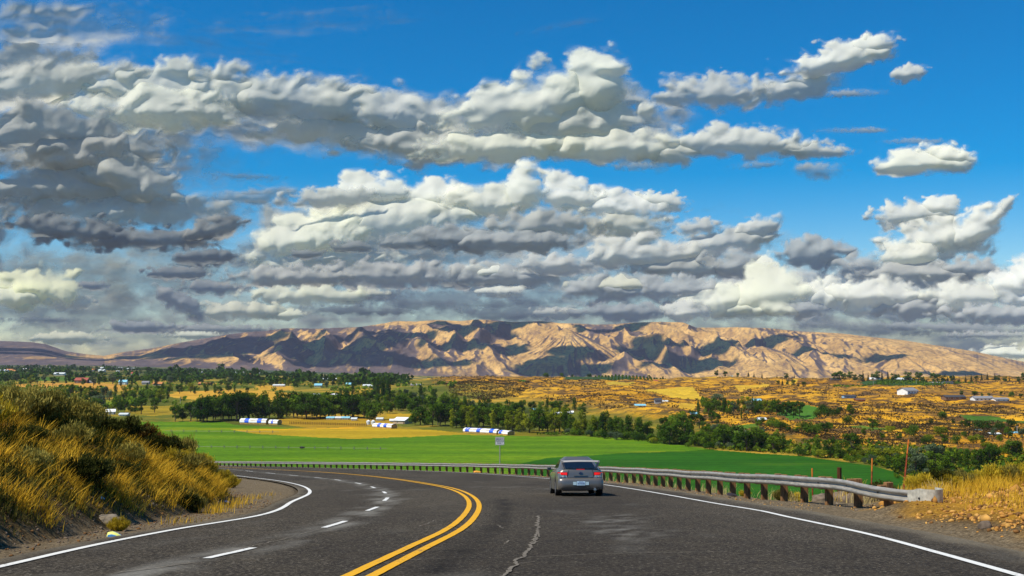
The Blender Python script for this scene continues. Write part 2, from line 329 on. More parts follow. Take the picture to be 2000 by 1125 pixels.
def build_clouds():
    VV = []; FF = []; CO = []; TI = []; n0 = 0; st = 1.9
    for k, (cx, cy, w, up, dn, alb, warm, rel, soft, tilt) in enumerate(CLOUDS):
        m = 1.45
        step = st if max(up, dn) < 120 else 3.4
        xs = np.arange(cx - w * m, cx + w * m, step); xs = xs[(xs > -420) & (xs < 2420)]
        if len(xs) < 3: continue
        T = abs(tilt) * w * m
        ys = np.arange(cy - up * m - T, cy + dn * m + T, step); ys = ys[ys < 722]
        if len(ys) < 3: continue
        X, Y = np.meshgrid(xs, ys)
        u = (X - cx) / w; yy = (cy - Y) - tilt * (X - cx)
        sz = min(max(up, dn), 75)
        # domain warp
        wx = fbm(X / (sz * 1.1), Y / (sz * .8), 3, 31 * k, .42) ; wy = fbm(X / (sz * 1.1), Y / (sz * .8), 3, 31 * k + 9, .42)
        bs = sz * random.Random(k).uniform(.8, 1.9)
        b1 = fbm(X / (bs * .85) + wx * .5, Y / (bs * .62) + wy * .5, 5, 31 * k + 3, .45, True)      # billows
        b0 = fbm(X / (bs * .85) + wx * .5, Y / (bs * .62) + wy * .5, 3, 31 * k + 3, .34, True, .035)      # the same billows, smoothed
        v = np.where(yy > 0, yy / up, yy / dn)
        r = np.sqrt((u + wx * .18) ** 2 + (v + wy * .25) ** 2)
        top = (v > -.25)
        lump = np.where(yy > 0, 1.0, .55)
        D = 1 - r + lump * .40 * (b1 - .45) + .42 * wx * np.minimum(1, 60 / sz) + .10 * fbm(X / 13, Y / 9, 5, k + 6, .65)
        if soft > .8:
            D = D * .5 + .6 * fbm(X / 120 + yy / 90, yy / 16, 5, k) + .02
        edge = .10 + .42 * smooth(-.25, .3, fbm(X / 60, Y / 40, 3, k + 500)) ** 2
        cov = smooth(-.02, edge + soft * 1.2, D)
        if soft > .3: cov *= .55 + .45 * smooth(-.3, .4, fbm(X / 140, Y / 30, 5, k + 77))
        # flat, ragged base
        Dp = np.clip(D, 0, None); Ds = np.clip(1 - r + lump * .40 * (b0 - .5) + .36 * wx * np.minimum(1, 60 / sz) + .02 * (b1 - .45), 0, None)
        hgt = rel * sz * (.95 * np.sqrt(Ds + .012) + (.17 * (b0 - .45) + .022 * (b1 - .45)) * (bs / sz) * (.35 + .95 * smooth(-.25, .35, fbm(X / 130, Y / 60, 3, k + 300))) * smooth(0, .25, Dp) * (1.15 if warm >= 0 else .8)) + rel * .2 * fbm(X / 9, Y / 7, 3, k + 5, .6, True) * smooth(0, .2, Dp)
        # the lower half leans back under the cloud
        hgt = hgt - rel * sz * .95 * np.clip(-v, 0, 1.2) ** 1.4 + rel * sz * .15 * np.clip(v, -1, 1)
        br = np.clip((alb - .6) / .4, 0, 1)
        hgt = hgt - (.25 + 1.15 * br) * yy * min(1., 60 / max(up, 1)) + (.05 + .30 * br) * (X - cx) * min(1., 90 / w)
        if min(hgt.shape) > 9:
            q = 2 if step < 3 else 1
            for _ in range(2):                  # vapour has no hard creases: smooth the relief
                hp = np.pad(hgt, q, 'edge'); hgt = sum(hp[q + i:q + i + hgt.shape[0], q:q + hgt.shape[1]] for i in range(-q, q + 1)) / (2 * q + 1)
                hp = np.pad(hgt, q, 'edge'); hgt = sum(hp[q:q + hgt.shape[0], q + i:q + i + hgt.shape[1]] for i in range(-q, q + 1)) / (2 * q + 1)
            hgt = hgt + rel * sz * .05 * (fbm(X / (sz * .42) + wx, Y / (sz * .33) + wy, 4, 31 * k + 8, .5, True, .012) - .45) * smooth(-.3, .25, fbm(X / 90, Y / 60, 2, k + 600))
        R = (44000 - k * 110) - hgt * 10.0
        dx, dz = ray(X, Y); L = np.sqrt(dx * dx + 1 + dz * dz)
        P = np.stack([dx / L * R, R / L, dz / L * R], -1).reshape(-1, 3)
        f = grid_faces(len(ys), len(xs)); cv = cov.reshape(-1)
        keep = (cv[f].max(1) > .004)
        if not keep.any(): continue
        p2, f2, used = sub_mesh(P, f, keep)
        VV.append(p2); FF.append(f2[:, ::-1] + n0); n0 += len(p2); CO.append(cv[used] * (1 if soft < .3 else .95 if soft < .8 else .85))
        vv = (v.reshape(-1)[used]); thin = 1 - .25 * np.clip(-vv, 0, 1)
        wv = warm * 1.25 + .10 * (b1.reshape(-1)[used] - .4)
        alb2 = min(1., alb * 1.08 + .11)
        base = np.stack([alb2 * (1.03 + .08 * np.maximum(wv, 0) + .6 * np.minimum(wv, 0)), alb2 * (1.03 + .02 * np.maximum(wv, 0) + .25 * np.minimum(wv, 0)), alb2 * (.95 - .34 * np.maximum(wv, 0) - .1 * np.minimum(wv, 0))] , -1)
        TI.append(np.clip(base, .02, .97))
    me = np_mesh('clouds', np.concatenate(VV), np.concatenate(FF), cloud_mat(), True, None, {'cover': np.concatenate(CO), 'tint': np.concatenate(TI)})
    o = link(bpy.data.objects.new('clouds', me))
    tag(o, 'grey and white cumulus clouds piled over the ridge under blue sky', 'clouds', kind='stuff')
    print('cloud verts', n0)
build_clouds()
# ---------------------------------------------------------------- lines of the road (authored once in world metres)
def pxs_road(L): return [tuple(map(float, road_pt(x, y))) for x, y in L]
WR_px = [(1990,1125),(1848,1085),(1700,1045),(1600,1023),(1538,1010),(1492,999.5),(1414,986.5),(1310,968),(1240,956),(1180,947),(1070,935),(1000,929.5),(925,924.5),(850,921),(750,917.2),(640,914.2)]
WL_px = [(0,1108),(169,1069),(338,1035.6),(500,1008.6),(574,978.6),(604,964),(599,953.4),(563,942.6),(484,931.8),(432,925.7)]
YE_px = [(729,1125),(826,1074),(901.5,1034),(930,1005.6),(935.8,987.6),(923,969.6),(887,954.5),(826,943),(700,927.5),(628,922),(502,915.6)]
DA_px = [(310,1114),(406.6,1091),(498.4,1070),(635,1030.8),(673,1019),(718,998),(736,991),(750.4,978.6),(757,972.5),(752,963),(728,952),(700,944.5),(660,937.8),(620,933.2),(573,928.7),(528,924.4),(486,920.2)]
def ext(P, back, fwd):
    P = [np.array(p) for p in P]
    a = P[0] - P[1]; a = a / np.linalg.norm(a); b = P[-1] - P[-2]; b = b / np.linalg.norm(b)
    return [tuple(P[0] + a * back)] + [tuple(p) for p in P] + [tuple(P[-1] + b * fwd)]
WR = resample(ext(pxs_road(WR_px), 22, 80), step=.5)
WL = resample(ext(pxs_road(WL_px), 22, 80), step=.5)
YE = resample(ext(pxs_road(YE_px), 22, 70), step=.25)
DA = resample(ext(pxs_road(DA_px), 14, 60), step=.25)
RAIL = [(1842,27.0),(1697,29.2),(1644,31),(1589,32.9),(1545,34.7),(1509,36.5),(1473,38.3),(1442,40.1),(1395,43.5),(1350,47.5),(1300,53),(1262,58),(1230,62.5),(1180,69),(1130,76),(1080,83),(1030,90.5),(1000,95),(925,105),(850,115),(750,129),(650,144),(550,159),(500,167),(430,180),(375,190),(250,215)]
RAIL = resample([((p - 1000) / F * d, d) for p, d in RAIL], step=.25)
nrm = normals2(RAIL)
E_line = RAIL + nrm * 1.1                                   # lip of the embankment, just behind the rail posts
EP = [(260, 40), (90, 44), (48, 43), (30, 42), (20, 41), (14.5, 38.5), (11.8, 36)] + [tuple(p) for p in E_line[42::12]] + [(-130, 262), (-240, 300), (-500, 330)]
E_poly = EP + [(-500, -60), (260, -60)]
WRo = WR + normals2(WR) * 1.25                              # edge of the asphalt
WLo = WL - normals2(WL) * .45
L_foot = [(-7.5,-12),(-7.5,5),(-7.55,14),(-7.7,25),(-7.9,31),(-9.0,37),(-11.2,43),(-14.5,50),(-19,60),(-27,75),(-38,92),(-55,115),(-90,160)]
L_foot = resample(L_foot, step=1.5)
CREST = ([-20, 8, 20, 30, 40, 48, 53, 57, 62, 75, 100, 400], [3.5, 3.5, 3.15, 2.6, 1.95, 1.6, 1.15, .7, .35, .1, 0, 0])
ROAD_poly = list(map(tuple, WRo)) + list(map(tuple, WLo[::-1]))
R_foot = resample([(8.2,-15),(8.2,5),(7.9,14),(7.7,20),(8.0,26),(8.9,29.5),(10.5,34)], step=1)
def left_side(X, Y):
    d = poly_dist(X, Y, L_foot); xf = np.interp(Y, L_foot[:, 1], L_foot[:, 0])
    return np.where(X < xf, d, -d)
def right_side(X, Y):
    d = poly_dist(X, Y, R_foot); xf = np.interp(Y, R_foot[:, 1], R_foot[:, 0]) + np.clip(Y - 34, 0, 99) * 2
    return np.where(X > xf, d, -d)

HILLS = [(820,722),(900,733),(1000,735),(1300,738),(2300,735),(2300,960),(2050,950),(1990,925),(1900,893),(1800,905),(1720,893),(1600,880),(1440,850),(1300,826),(1150,800),(1060,786),(980,770),(900,765),(860,750)]
def hill_mask(X, Y):
    d = np.maximum(Y, 50); px = 1000 + F * X / d; py = 690 - FLOOR / d * F
    out = np.zeros(np.shape(X))
    # soft edge: sample the polygon around the point
    for ox, oy in ((0, 0), (-25, -5), (25, 5), (-25, 5), (25, -5), (0, 8), (0, -8)):
        out = out + in_poly(px + ox, py + oy, HILLS)
    return out / 7.0
def base_row(px):       # photo row of the foot of the mountains
    return np.interp(px, [-300, -100, 200, 500, 800, 1100, 1400, 2400], [714, 712, 714, 722, 733, 742, 744, 742])
def valley_z(X, Y, hm=None):
    d = np.maximum(Y, 1.); px = 1000 + F * X / d
    V = np.full(np.shape(X), FLOOR)
    far = -(base_row(px) - 690) / F * 7300
    e0 = np.interp(px, [-300, 300, 520, 700, 2300], [2800, 2800, 2300, 2150, 2250]); w = np.interp(px, [-300, 500, 750, 2300], [4300, 3500, 800, 500])
    t = smooth(0, 1, (Y - e0) / w)
    V = V * (1 - t) + far * t
    if hm is None: hm = hill_mask(X, Y)
    h = fbm(X / 170 + 3, Y / 260, 5, 5, .5) ; r = fbm(X / 60, Y / 110, 4, 8, .55, True)
    V = V + hm * (1 - t) * (3.5 + 9.0 * h * smooth(400, 1500, Y) + 3.0 * h + 4.2 * (r - .4))
    V = V + (1 - hm) * (1 - t) * smooth(950, 2000, Y) * (2.2 * fbm(X / 300, Y / 400, 4, 61))
    # the knoll in the middle distance (dark rocky rise) and its neighbour
    for cx, cy, sx, sy, hh in ((floor_pt(935, 765)[0], floor_pt(935, 765)[1], 90, 120, 7), (floor_pt(780, 766)[0], floor_pt(780, 766)[1], 70, 90, 5), (floor_pt(1800, 778)[0], floor_pt(1800, 778)[1], 150, 130, 6), (floor_pt(1250, 752)[0], 1950, 60, 100, 8), (floor_pt(1120, 760)[0], 1600, 150, 140, 5)):
        V = V + hh * np.exp(-((X - cx) / sx) ** 2 - ((Y - cy) / sy) ** 2)
    return V
def ground_z(X, Y, detail=True):
    X = np.asarray(X, float); Y = np.asarray(Y, float)
    P = plane(Y)
    near = (Y < 330) & (np.abs(X) < 520)
    V = valley_z(X, Y)
    z = V.copy()
    if near.any():
        x, y = X[near], Y[near]; p = plane(y)
        s = poly_dist(x, y, EP); s = np.where(in_poly(x, y, E_poly), -s, s)
        zz = p - .04 - .12 * smooth(.8, 2.5, np.clip(s + 3.2, 0, 9))
        # left cut bank
        sl = left_side(x, y); h = np.interp(y, *CREST)
        sp = np.clip(sl, 0, None)
        gul = .35 * fbm(x / 1.3, y / 2.6, 3, 12) + .25 * fbm(x / 4, y / 5, 3, 13)
        rise = h * (1 - np.exp(-sp * .85 / np.maximum(h, .15))) * (1.08) + smooth(.4, 3, sp) * gul * np.minimum(1, h)
        rise = rise - .03 * np.clip(sp - 12, 0, 60)
        zz = zz + np.where(sl > 0, rise, 0)
        # right-hand spoil bank beside the rail end
        sr = right_side(x, y); hr = np.interp(y, [-20, 5, 16, 24, 30, 36, 44], [1.6, 1.7, 1.9, 1.35, .95, .65, .3])
        sq = np.clip(sr, 0, None)
        zz = zz + np.where(sr > 0, hr * (1 - np.exp(-sq * np.interp(y, [18, 23, 30, 36], [.34, .2, .15, .2]) / hr)) + .12 * smooth(.2, 1.2, sq) * fbm(x / 1.1, y / 1.4, 4, 15), 0)
        zz = zz + .22 * np.exp(-((x - 8.75) / .75) ** 2 - ((y - 25.6) / 1.0) ** 2)
        lip = (.15 * np.abs(perlin(x / .9, y / .9, 19))) * np.exp(-((s + 1.3) / .45) ** 2) * (y > 30)     # ragged gravel lip under the rail
        zz = zz + lip
        # gravel texture
        zz = zz + .015 * fbm(x / .3, y / .3, 3, 21)
        rp = in_poly(x, y, ROAD_poly); zz = np.where(rp, p - .25, zz)
        drop = p - .14 - .62 * np.clip(s, 0, None) - .3 * smooth(0, 6, s) + .25 * fbm(x / 3, y / 3, 3, 22) * smooth(0, 3, s)
        v = V[near]
        out = np.maximum(drop, v)
        z[near] = np.where(s > 0, np.maximum(np.minimum(out, zz + 0 * s), v), zz)
    return z

# ---------------------------------------------------------------- materials of the land
def mat_gravel():
    t = NT('gravel_ground')
    n1 = t.noise(14, 8, .7); n2 = t.noise(.5, 5, .6); n3 = t.noise(60, 3, .6)
    grav = t.ramp(n1, [(.3, (.035, .026, .015)), (.5, (.16, .12, .07)), (.7, (.40, .32, .20))]); grav = t.mix(t.ramp(n3, [(.45, 0.), (.7, .6)]), grav, (.03, .022, .014))
    soil = t.ramp(n1, [(.3, (.02, .012, .005)), (.52, (.11, .065, .02)), (.72, (.34, .20, .05))])
    gold = t.ramp(n1, [(.3, (.09, .045, .006)), (.52, (.40, .20, .018)), (.72, (.70, .40, .05))])
    c = t.mix(t.attr('soil'), grav, soil); c = t.mix(t.attr('gold'), c, gold)
    c = t.mix(t.math('MULTIPLY', t.math('SUBTRACT', n2, .35), .5), c, (.02, .016, .01))
    green = t.ramp(t.noise(.6, 6, .6), [(.3, (.02, .045, .006)), (.7, (.16, .15, .03))]); c = t.mix(t.attr('green'), c, green)
    return t.bsdf(c, .95, 0, t.bump(n1, .8, .05), .1)
def mat_field(name, cols, scale=(.004, .03), fine=.25, row=None):
    t = NT(name)
    a = t.noise(1, 5, .6, sx=(scale[0], scale[1], 1)); b = t.noise(fine, 4, .7, sx=(1, 1.8, 1)); 
    c = t.ramp(a, [(.32, cols[0]), (.5, cols[1]), (.68, cols[2])])
    b2 = t.noise(.9, 3, .7, sx=(.6, 1.6, 1)); c = t.mix(t.ramp(b, [(.42, 0.), (.62, .5)]), c, tuple(x * .55 for x in cols[0])); c = t.mix(t.ramp(b2, [(.48, 0.), (.7, .5)]), c, cols[2])
    dry = t.noise(.011, 5, .7, sx=(.5, 1.6, 1)); c = t.mix(t.ramp(dry, [(.60, 0.), (.74, .65)]), c, (cols[2][0] * 1.9, cols[2][1] * 1.05, cols[2][2]))
    wv = t.n('ShaderNodeTexWave'); wv.inputs['Scale'].default_value = .035; wv.inputs['Distortion'].default_value = 2.; wv.inputs['Detail'].default_value = 3; wv.bands_direction = 'Y'; t.l(t.co(), wv.inputs[0]); c = t.mix(t.ramp(wv.outputs['Fac'], [(.86, 0.), (1., .35)]), c, tuple(x * .5 for x in cols[0]))
    return t.bsdf(c, .9, 0, None, .05)
def mat_valley():
    t = NT('valley_ground')
    a = t.noise(.008, 6, .65, sx=(1, .7, 1)); b = t.noise(.05, 6, .7, sx=(1, .8, 1)); c0 = t.noise(.016, 4, .6, sx=(1, .4, 1))
    gold = t.ramp(a, [(.3, (.27, .115, .008)), (.5, (.55, .27, .014)), (.7, (.76, .42, .022))])
    olive = t.ramp(a, [(.32, (.045, .06, .010)), (.5, (.12, .13, .015)), (.58, (.34, .22, .025)), (.75, (.55, .30, .03))])
    g2 = t.mix(t.ramp(b, [(.46, 0.), (.54, .9)]), gold, (.055, .035, .02))          # dark rock and sage between the grass
    c = t.mix(t.attr('hill'), olive, g2)
    c = t.mix(t.math('MULTIPLY', t.attr('hill'), t.ramp(c0, [(.5, 0.), (.7, .7)])), c, (.13, .085, .04))
    fr = t.attr('far'); farm = t.ramp(t.noise(.004, 5, .7, sx=(1, .35, 1)), [(.35, (.02, .04, .02)), (.5, (.05, .08, .02)), (.62, (.22, .16, .05)), (.7, (.04, .06, .02))], 'LINEAR')
    c = t.mix(fr, c, farm)
    bn = t.bump(b, 1.0, 3.0)
    return t.bsdf(c, .95, 0, bn, .05)
def mat_mountain():
    t = NT('mountain_slope')
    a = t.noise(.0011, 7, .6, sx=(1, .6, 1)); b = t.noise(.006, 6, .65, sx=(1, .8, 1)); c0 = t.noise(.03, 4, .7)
    tan = t.ramp(b, [(.3, (.30, .175, .065)), (.5, (.52, .315, .10)), (.72, (.72, .46, .16))])
    scrub = t.ramp(b, [(.3, (.045, .04, .05)), (.55, (.11, .085, .08)), (.75, (.26, .17, .11))])
    s = t.math('ADD', t.attr('scrub'), t.math('MULTIPLY', t.math('SUBTRACT', a, .5), 1.6))  # this mask mixes scrub with painted cloud shade
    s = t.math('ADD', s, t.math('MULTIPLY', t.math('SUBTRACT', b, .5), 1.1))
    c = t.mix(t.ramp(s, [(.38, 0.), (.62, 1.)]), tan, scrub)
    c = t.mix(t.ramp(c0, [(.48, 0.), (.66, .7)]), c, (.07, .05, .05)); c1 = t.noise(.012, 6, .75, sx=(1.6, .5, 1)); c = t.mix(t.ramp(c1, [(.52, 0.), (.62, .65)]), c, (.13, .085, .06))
    return t.bsdf(c, .95, 0, t.bump(b, .8, 25), .03)
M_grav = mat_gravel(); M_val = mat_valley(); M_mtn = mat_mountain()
FIELDS = [
 # name, polygon in photo pixels of the flat floor, material colours (dark, mid, light), noise scales
 ('green_field', [(120,822),(440,823),(462,829),(560,834),(600,836),(455,838),(500,846),(620,853),(690,856),(800,852),(900,848),(1003,850),(1060,852),(1110,850),(1200,853),(1285,861),(1390,877),(1200,884),(1075,893),(1010,905),(1000,940),(100,940),(100,860)],
   ((.045,.12,.004),(.090,.20,.006),(.17,.27,.008)), (.006,.03)),
 ('dark_green_field', [(1390,877),(1480,884),(1560,889),(1640,900),(1700,908),(1745,920),(1760,935),(1740,965),(1500,1010),(1000,1000),(1000,940),(1010,905),(1075,893),(1200,884)],
   ((.016,.075,.004),(.024,.105,.005),(.035,.135,.007)), (.004,.03)),
 ('golden_field', [(455,838),(540,834),(600,836),(700,833),(780,836),(860,840),(925,847),(1003,850),(900,848),(800,852),(690,856),(620,853),(500,846)],
   ((.30,.20,.01),(.42,.29,.014),(.56,.37,.018)), (.003,.03)),
 ('stubble_strip', [(545,817),(700,812),(760,818),(770,828),(700,833),(600,834),(545,827)], ((.22,.14,.012),(.36,.22,.016),(.5,.30,.02)), (.006,.05)),
 ('dry_field', [(330,772),(345,765),(440,762),(520,763),(600,770),(590,778),(500,784),(400,782),(340,776)], ((.36,.19,.02),(.56,.32,.03),(.70,.42,.05)), (.006,.03)),
 ('dry_field', [(30,750),(110,747),(200,748),(260,752),(240,760),(120,758),(45,756)], ((.36,.17,.03),(.55,.28,.04),(.7,.4,.06)), (.006,.03)),
 ('dry_field', [(500,753),(570,753),(575,762),(505,763)], ((.36,.19,.02),(.56,.32,.03),(.70,.42,.05)), (.006,.03)),
 ('pasture', [(105,779),(180,780),(250,783),(235,791),(160,797),(120,800),(105,790)], ((.12,.15,.01),(.19,.22,.012),(.28,.26,.015)), (.006,.03)),
 ('pasture', [(255,792),(345,792),(345,808),(300,812),(250,806)], ((.20,.15,.012),(.30,.22,.016),(.42,.28,.02)), (.006,.03)),
 ('pasture', [(70,737),(180,735),(170,742),(70,744)], ((.05,.11,.012),(.07,.15,.015),(.10,.18,.02)), (.006,.03)),
 ('pasture', [(760,807),(830,808),(810,822),(745,818)], ((.30,.20,.012),(.42,.28,.016),(.52,.34,.02)), (.006,.03)),
 ('hay_meadow', [(1258,769),(1350,765),(1362,775),(1370,788),(1330,786),(1290,776)], ((.42,.28,.02),(.58,.38,.03),(.68,.44,.035)), (.006,.03)),
 ('hay_meadow', [(1325,797),(1360,796),(1355,813),(1325,808)], ((.42,.26,.02),(.56,.34,.03),(.68,.42,.035)), (.006,.03)),
 ('hay_meadow', [(1430,763),(1490,752),(1560,748),(1500,768),(1440,770)], ((.42,.26,.02),(.56,.34,.03),(.68,.42,.035)), (.006,.03)),
 ('lawn', [(1510,821),(1530,809),(1560,806),(1600,812),(1595,824),(1540,830)], ((.045,.13,.012),(.06,.17,.015),(.09,.2,.02)), (.006,.03)),
 ('lawn', [(1865,824),(1930,825),(1995,833),(2080,838),(2000,842),(1900,834)], ((.045,.11,.012),(.06,.14,.015),(.09,.18,.02)), (.006,.03)),
 ('orchard_ground', [(1645,764),(1700,757),(1800,751),(1880,755),(1800,762),(1720,770),(1650,772)], ((.022,.055,.014),(.035,.08,.02),(.05,.1,.025)), (.01,.05)),
 ('orchard_ground', [(1100,741),(1160,739),(1240,743),(1230,750),(1180,752),(1105,746)], ((.022,.055,.02),(.03,.07,.025),(.05,.09,.03)), (.01,.05)),
 ('orchard_ground', [(1675,752),(1720,749),(1810,750),(1790,757),(1700,758)], ((.022,.06,.014),(.035,.08,.02),(.05,.1,.025)), (.01,.05)),
 ('grass_patch', [(1640,846),(1700,842),(1760,850),(1700,856)], ((.045,.12,.012),(.09,.17,.015),(.16,.2,.02)), (.006,.03)),
 ('grass_patch', [(1400,842),(1470,838),(1500,846),(1440,852)], ((.045,.12,.012),(.09,.17,.015),(.16,.2,.02)), (.006,.03)),
 ('dry_field', [(1180,754),(1240,756),(1225,764),(1185,760)], ((.3,.26,.02),(.45,.3,.03),(.6,.4,.04)), (.006,.03)),
 ('lawn', [(1015,756),(1050,756),(1045,761),(1015,761)], ((.045,.13,.012),(.09,.2,.015),(.12,.24,.02)), (.006,.03)),
 ('pasture', [(1050,838),(1110,836),(1105,846),(1010,850),(1000,846)], ((.12,.12,.01),(.2,.17,.012),(.3,.2,.015)), (.006,.03)),
]
def build_valley():
    rows = np.unique(np.r_[np.arange(703, 712, .35), np.arange(712, 800, .5), np.arange(800, 960, .8), np.arange(960, 1260, 4)])[::-1]
    cols = np.r_[np.arange(-900, -120, 12), np.arange(-120, 2120, 2.0), np.arange(2120, 2900, 12)]
    D = np.r_[40, 80, 110, 50.0 * F / (rows - 690)]; D = np.sort(D)
    Dg, Cg = np.meshgrid(D, cols, indexing='ij'); X = (Cg - 1000) / F * Dg; Y = Dg
    hm = hill_mask(X, Y); Z = ground_z(X, Y)
    P = np.stack([X, Y, Z], -1).reshape(-1, 3); f = grid_faces(len(D), len(cols))
    cx = X.reshape(-1)[f].mean(1); cy = Y.reshape(-1)[f].mean(1)
    inner = (cx > -69.2) & (cx < 59.2) & (cy < 209.2)
    P[:, 2] -= .35 * ((P[:, 0] > -72) & (P[:, 0] < 62) & (P[:, 1] < 212))
    own = np.full(len(f), -1); fpx = 1000 + F * cx / cy; fpy = 690 + 50 * F / cy
    wob = fbm(cx / 40, cy / 40, 3, 71); wo2 = fbm(cx / 7, cy / 9, 3, 72)
    for k, fd in enumerate(FIELDS):
        own[(own < 0) & in_poly(fpx + wob * 9 + wo2 * 4, fpy + wob * 1.2 + wo2 * .8, fd[1])] = k
    own[inner] = -2
    far = smooth(2000, 3200, P[:, 1]) * smooth(60, -40, 1000 + F * P[:, 0] / np.maximum(P[:, 1], 1) - 700)
    hmf = hm.reshape(-1)
    # the strip right of the embankment foot is scrubby as well
    v, ff, u = sub_mesh(P, f, own == -1)
    o = link(bpy.data.objects.new('valley_ground', np_mesh('valley_ground', v, ff, M_val, True, None, {'hill': hmf[u], 'far': far[u]}))); tag(o, kind='structure')
    for k, (name, pl, cols3, sc) in enumerate(FIELDS):
        m = own == k
        if not m.any(): continue
        v, ff, u = sub_mesh(P, f, m)
        o = link(bpy.data.objects.new(name, np_mesh(name, v, ff, mat_field(name, cols3, sc), True))); tag(o, kind='structure')
build_valley()

def build_near():
    xs = np.r_[np.arange(-70, -24, 1.0), np.arange(-24, -14, .35), np.arange(-14, 19, .16), np.arange(19, 61, .7)]
    ys = np.r_[np.arange(-14, 9, 1.0), np.arange(9, 46, .16), np.arange(46, 70, .35), np.arange(70, 211, .8)]
    Yg, Xg = np.meshgrid(ys, xs, indexing='ij'); Z = ground_z(Xg, Yg)
    P = np.stack([Xg, Yg, Z], -1).reshape(-1, 3); f = grid_faces(len(ys), len(xs))
    x, y = P[:, 0], P[:, 1]
    sl = left_side(x, y); sr = right_side(x, y); s = poly_dist(x, y, EP); s = np.where(in_poly(x, y, E_poly), -s, s)
    nz = fbm(x / 1.5, y / 1.5, 4, 33)
    soil = np.clip(smooth(-.3, .5, sl + nz * .8) + smooth(0, 1, sr), 0, 1)
    gold = smooth(.2, 1.6, sr + nz * 1.5) * .95
    green = smooth(0, 2, s + nz) 
    o = link(bpy.data.objects.new('ground', np_mesh('ground', P, f, M_grav, True, None, {'soil': soil, 'gold': gold, 'green': green}))); tag(o, kind='structure')
build_near()

# ---------------------------------------------------------------- road and its markings
def mat_asphalt():
    t = NT('asphalt')
    fine = t.noise(19, 6, .85); mid = t.noise(2.2, 6, .65); big = t.noise(.25, 4, .5, sx=(1, .35, 1)); blot = t.noise(9, 3, .6)
    c = t.ramp(fine, [(.36, (.007, .006, .005)), (.49, (.036, .031, .025)), (.57, (.11, .095, .072)), (.66, (.46, .41, .32))])
    c = t.mix(t.ramp(mid, [(.4, 0.), (.75, .42)]), c, (.12, .10, .07))
    c = t.mix(t.ramp(big, [(.35, .45), (.65, 0.)]), c, (.018, .016, .016))
    c = t.mix(t.attr('worn'), c, t.mix(blot, (.10, .095, .085), (.34, .33, .29)))
    c = t.mix(t.attr('skid'), c, (.008, .008, .009))
    c = t.mix(t.attr('dusty'), c, t.ramp(fine, [(.3, (.06, .052, .04)), (.6, (.20, .17, .12)), (.75, (.42, .36, .26))]))
    return t.bsdf(c, .95, 0, t.bump(fine, .8, .02), .06)
def build_road():
    n = 900; A = resample(WLo, n=n); B = resample(WRo, n=n)
    m = 64; tt = np.linspace(0, 1, m)[None, :, None]
    G = A[:, None] * (1 - tt) + B[:, None] * tt
    x, y = G[..., 0].ravel(), G[..., 1].ravel(); z = plane(y) + .006 * fbm(x / 2, y / 2, 3, 44)
    wr = poly_dist(x, y, WR[::4]); da = poly_dist(x, y, DA[::6]); ye = poly_dist(x, y, YE[::6])
    side = in_poly(x, y, list(map(tuple, WR)) + [(-400, 400), (-400, -60)])
    nz = fbm(x / .5, y / 2.2, 4, 45)
    worn = .75 * np.exp(-((da - .12) / .28) ** 2) * smooth(-.25, .35, nz) + .16 * smooth(.2, .6, fbm(x / 1.2, y / 5, 4, 46))
    for px, py, w in ((730,966,.5),(760,975,.6),(1190,1018,.6),(1220,1035,.7),(1240,1048,.4),(1215,1008,.5),(1060,955,.5),(985,952,.6)):
        cx, cy = road_pt(px, py); worn = worn + .7 * np.exp(-((x - cx) / w) ** 2 - ((y - cy) / (w * 1.7)) ** 2) * smooth(-.1, .4, fbm(x / .35, y / .7, 3, 47))
    sk = resample(pxs_road([(850,1118),(905,1075),(960,1035),(985,1000),(982,975)]), step=.5)
    skid = .6 * np.exp(-(poly_dist(x, y, sk) / .22) ** 2) * smooth(-.5, .2, nz)
    dusty = np.where(side, 0, smooth(.5, 1.25, wr + .5 * nz)) * .9
    wl = poly_dist(x, y, WL[::4]); lout = ~in_poly(x, y, list(map(tuple, WL)) + [(400, 400), (400, -60)])
    dusty = np.maximum(dusty, np.where(lout, smooth(.1, .4, wl + .3 * nz), 0) * .7)
    P = np.stack([x, y, z], -1); f = grid_faces(n, m)
    o = link(bpy.data.objects.new('road', np_mesh('road', P, f, mat_asphalt(), True, None, {'worn': np.clip(worn, 0, 1), 'skid': skid, 'dusty': dusty}))); tag(o, kind='structure')
build_road()
def mat_paint(name, col):
    t = NT(name); n = t.noise(22, 5, .75); n2 = t.noise(1.2, 4, .6)
    w = t.ramp(t.math('ADD', n, t.math('MULTIPLY', t.math('SUBTRACT', n2, .5), .5)), [(.30, 1.), (.42, 0.)])
    c = t.mix(w, col, (.07, .065, .055)); c = t.mix(t.math('MULTIPLY', n2, .3), c, tuple(x * .55 for x in col))
    return t.bsdf(c, .65, 0, None, .2)
M_white = mat_paint('white_road_paint', (.74, .74, .70)); M_yel = mat_paint('yellow_road_paint', (.74, .38, .006))
def stripe(P, off, w, a=None, b=None, lift=.012):
    N = normals2(P); s = slice(a, b); c = (P + N * off)[s]; n = N[s]
    k = len(c); j = .012 * fbm(np.arange(k) * .6, np.zeros(k) + off, 3, 50)
    l = c - n * (w / 2 + j)[:, None]; r = c + n * (w / 2 - j)[:, None]
    V = np.r_[np.c_[l, plane(l[:, 1]) + lift], np.c_[r, plane(r[:, 1]) + lift]]
    i = np.arange(k - 1); return V, np.stack([i, i + k, i + k + 1, i + 1], -1)
def join(parts):
    V = []; Fc = []; n = 0
    for v, f in parts: V.append(v); Fc.append(f + n); n += len(v)
    return np.concatenate(V), np.concatenate(Fc)
def marking(name, parts, mat):
    o = link(bpy.data.objects.new(name, np_mesh(name, *join(parts), mat))); tag(o, kind='structure')
marking('edge_line', [stripe(WR, 0, .13)], M_white)
marking('edge_line', [stripe(WL, 0, .13)], M_white)
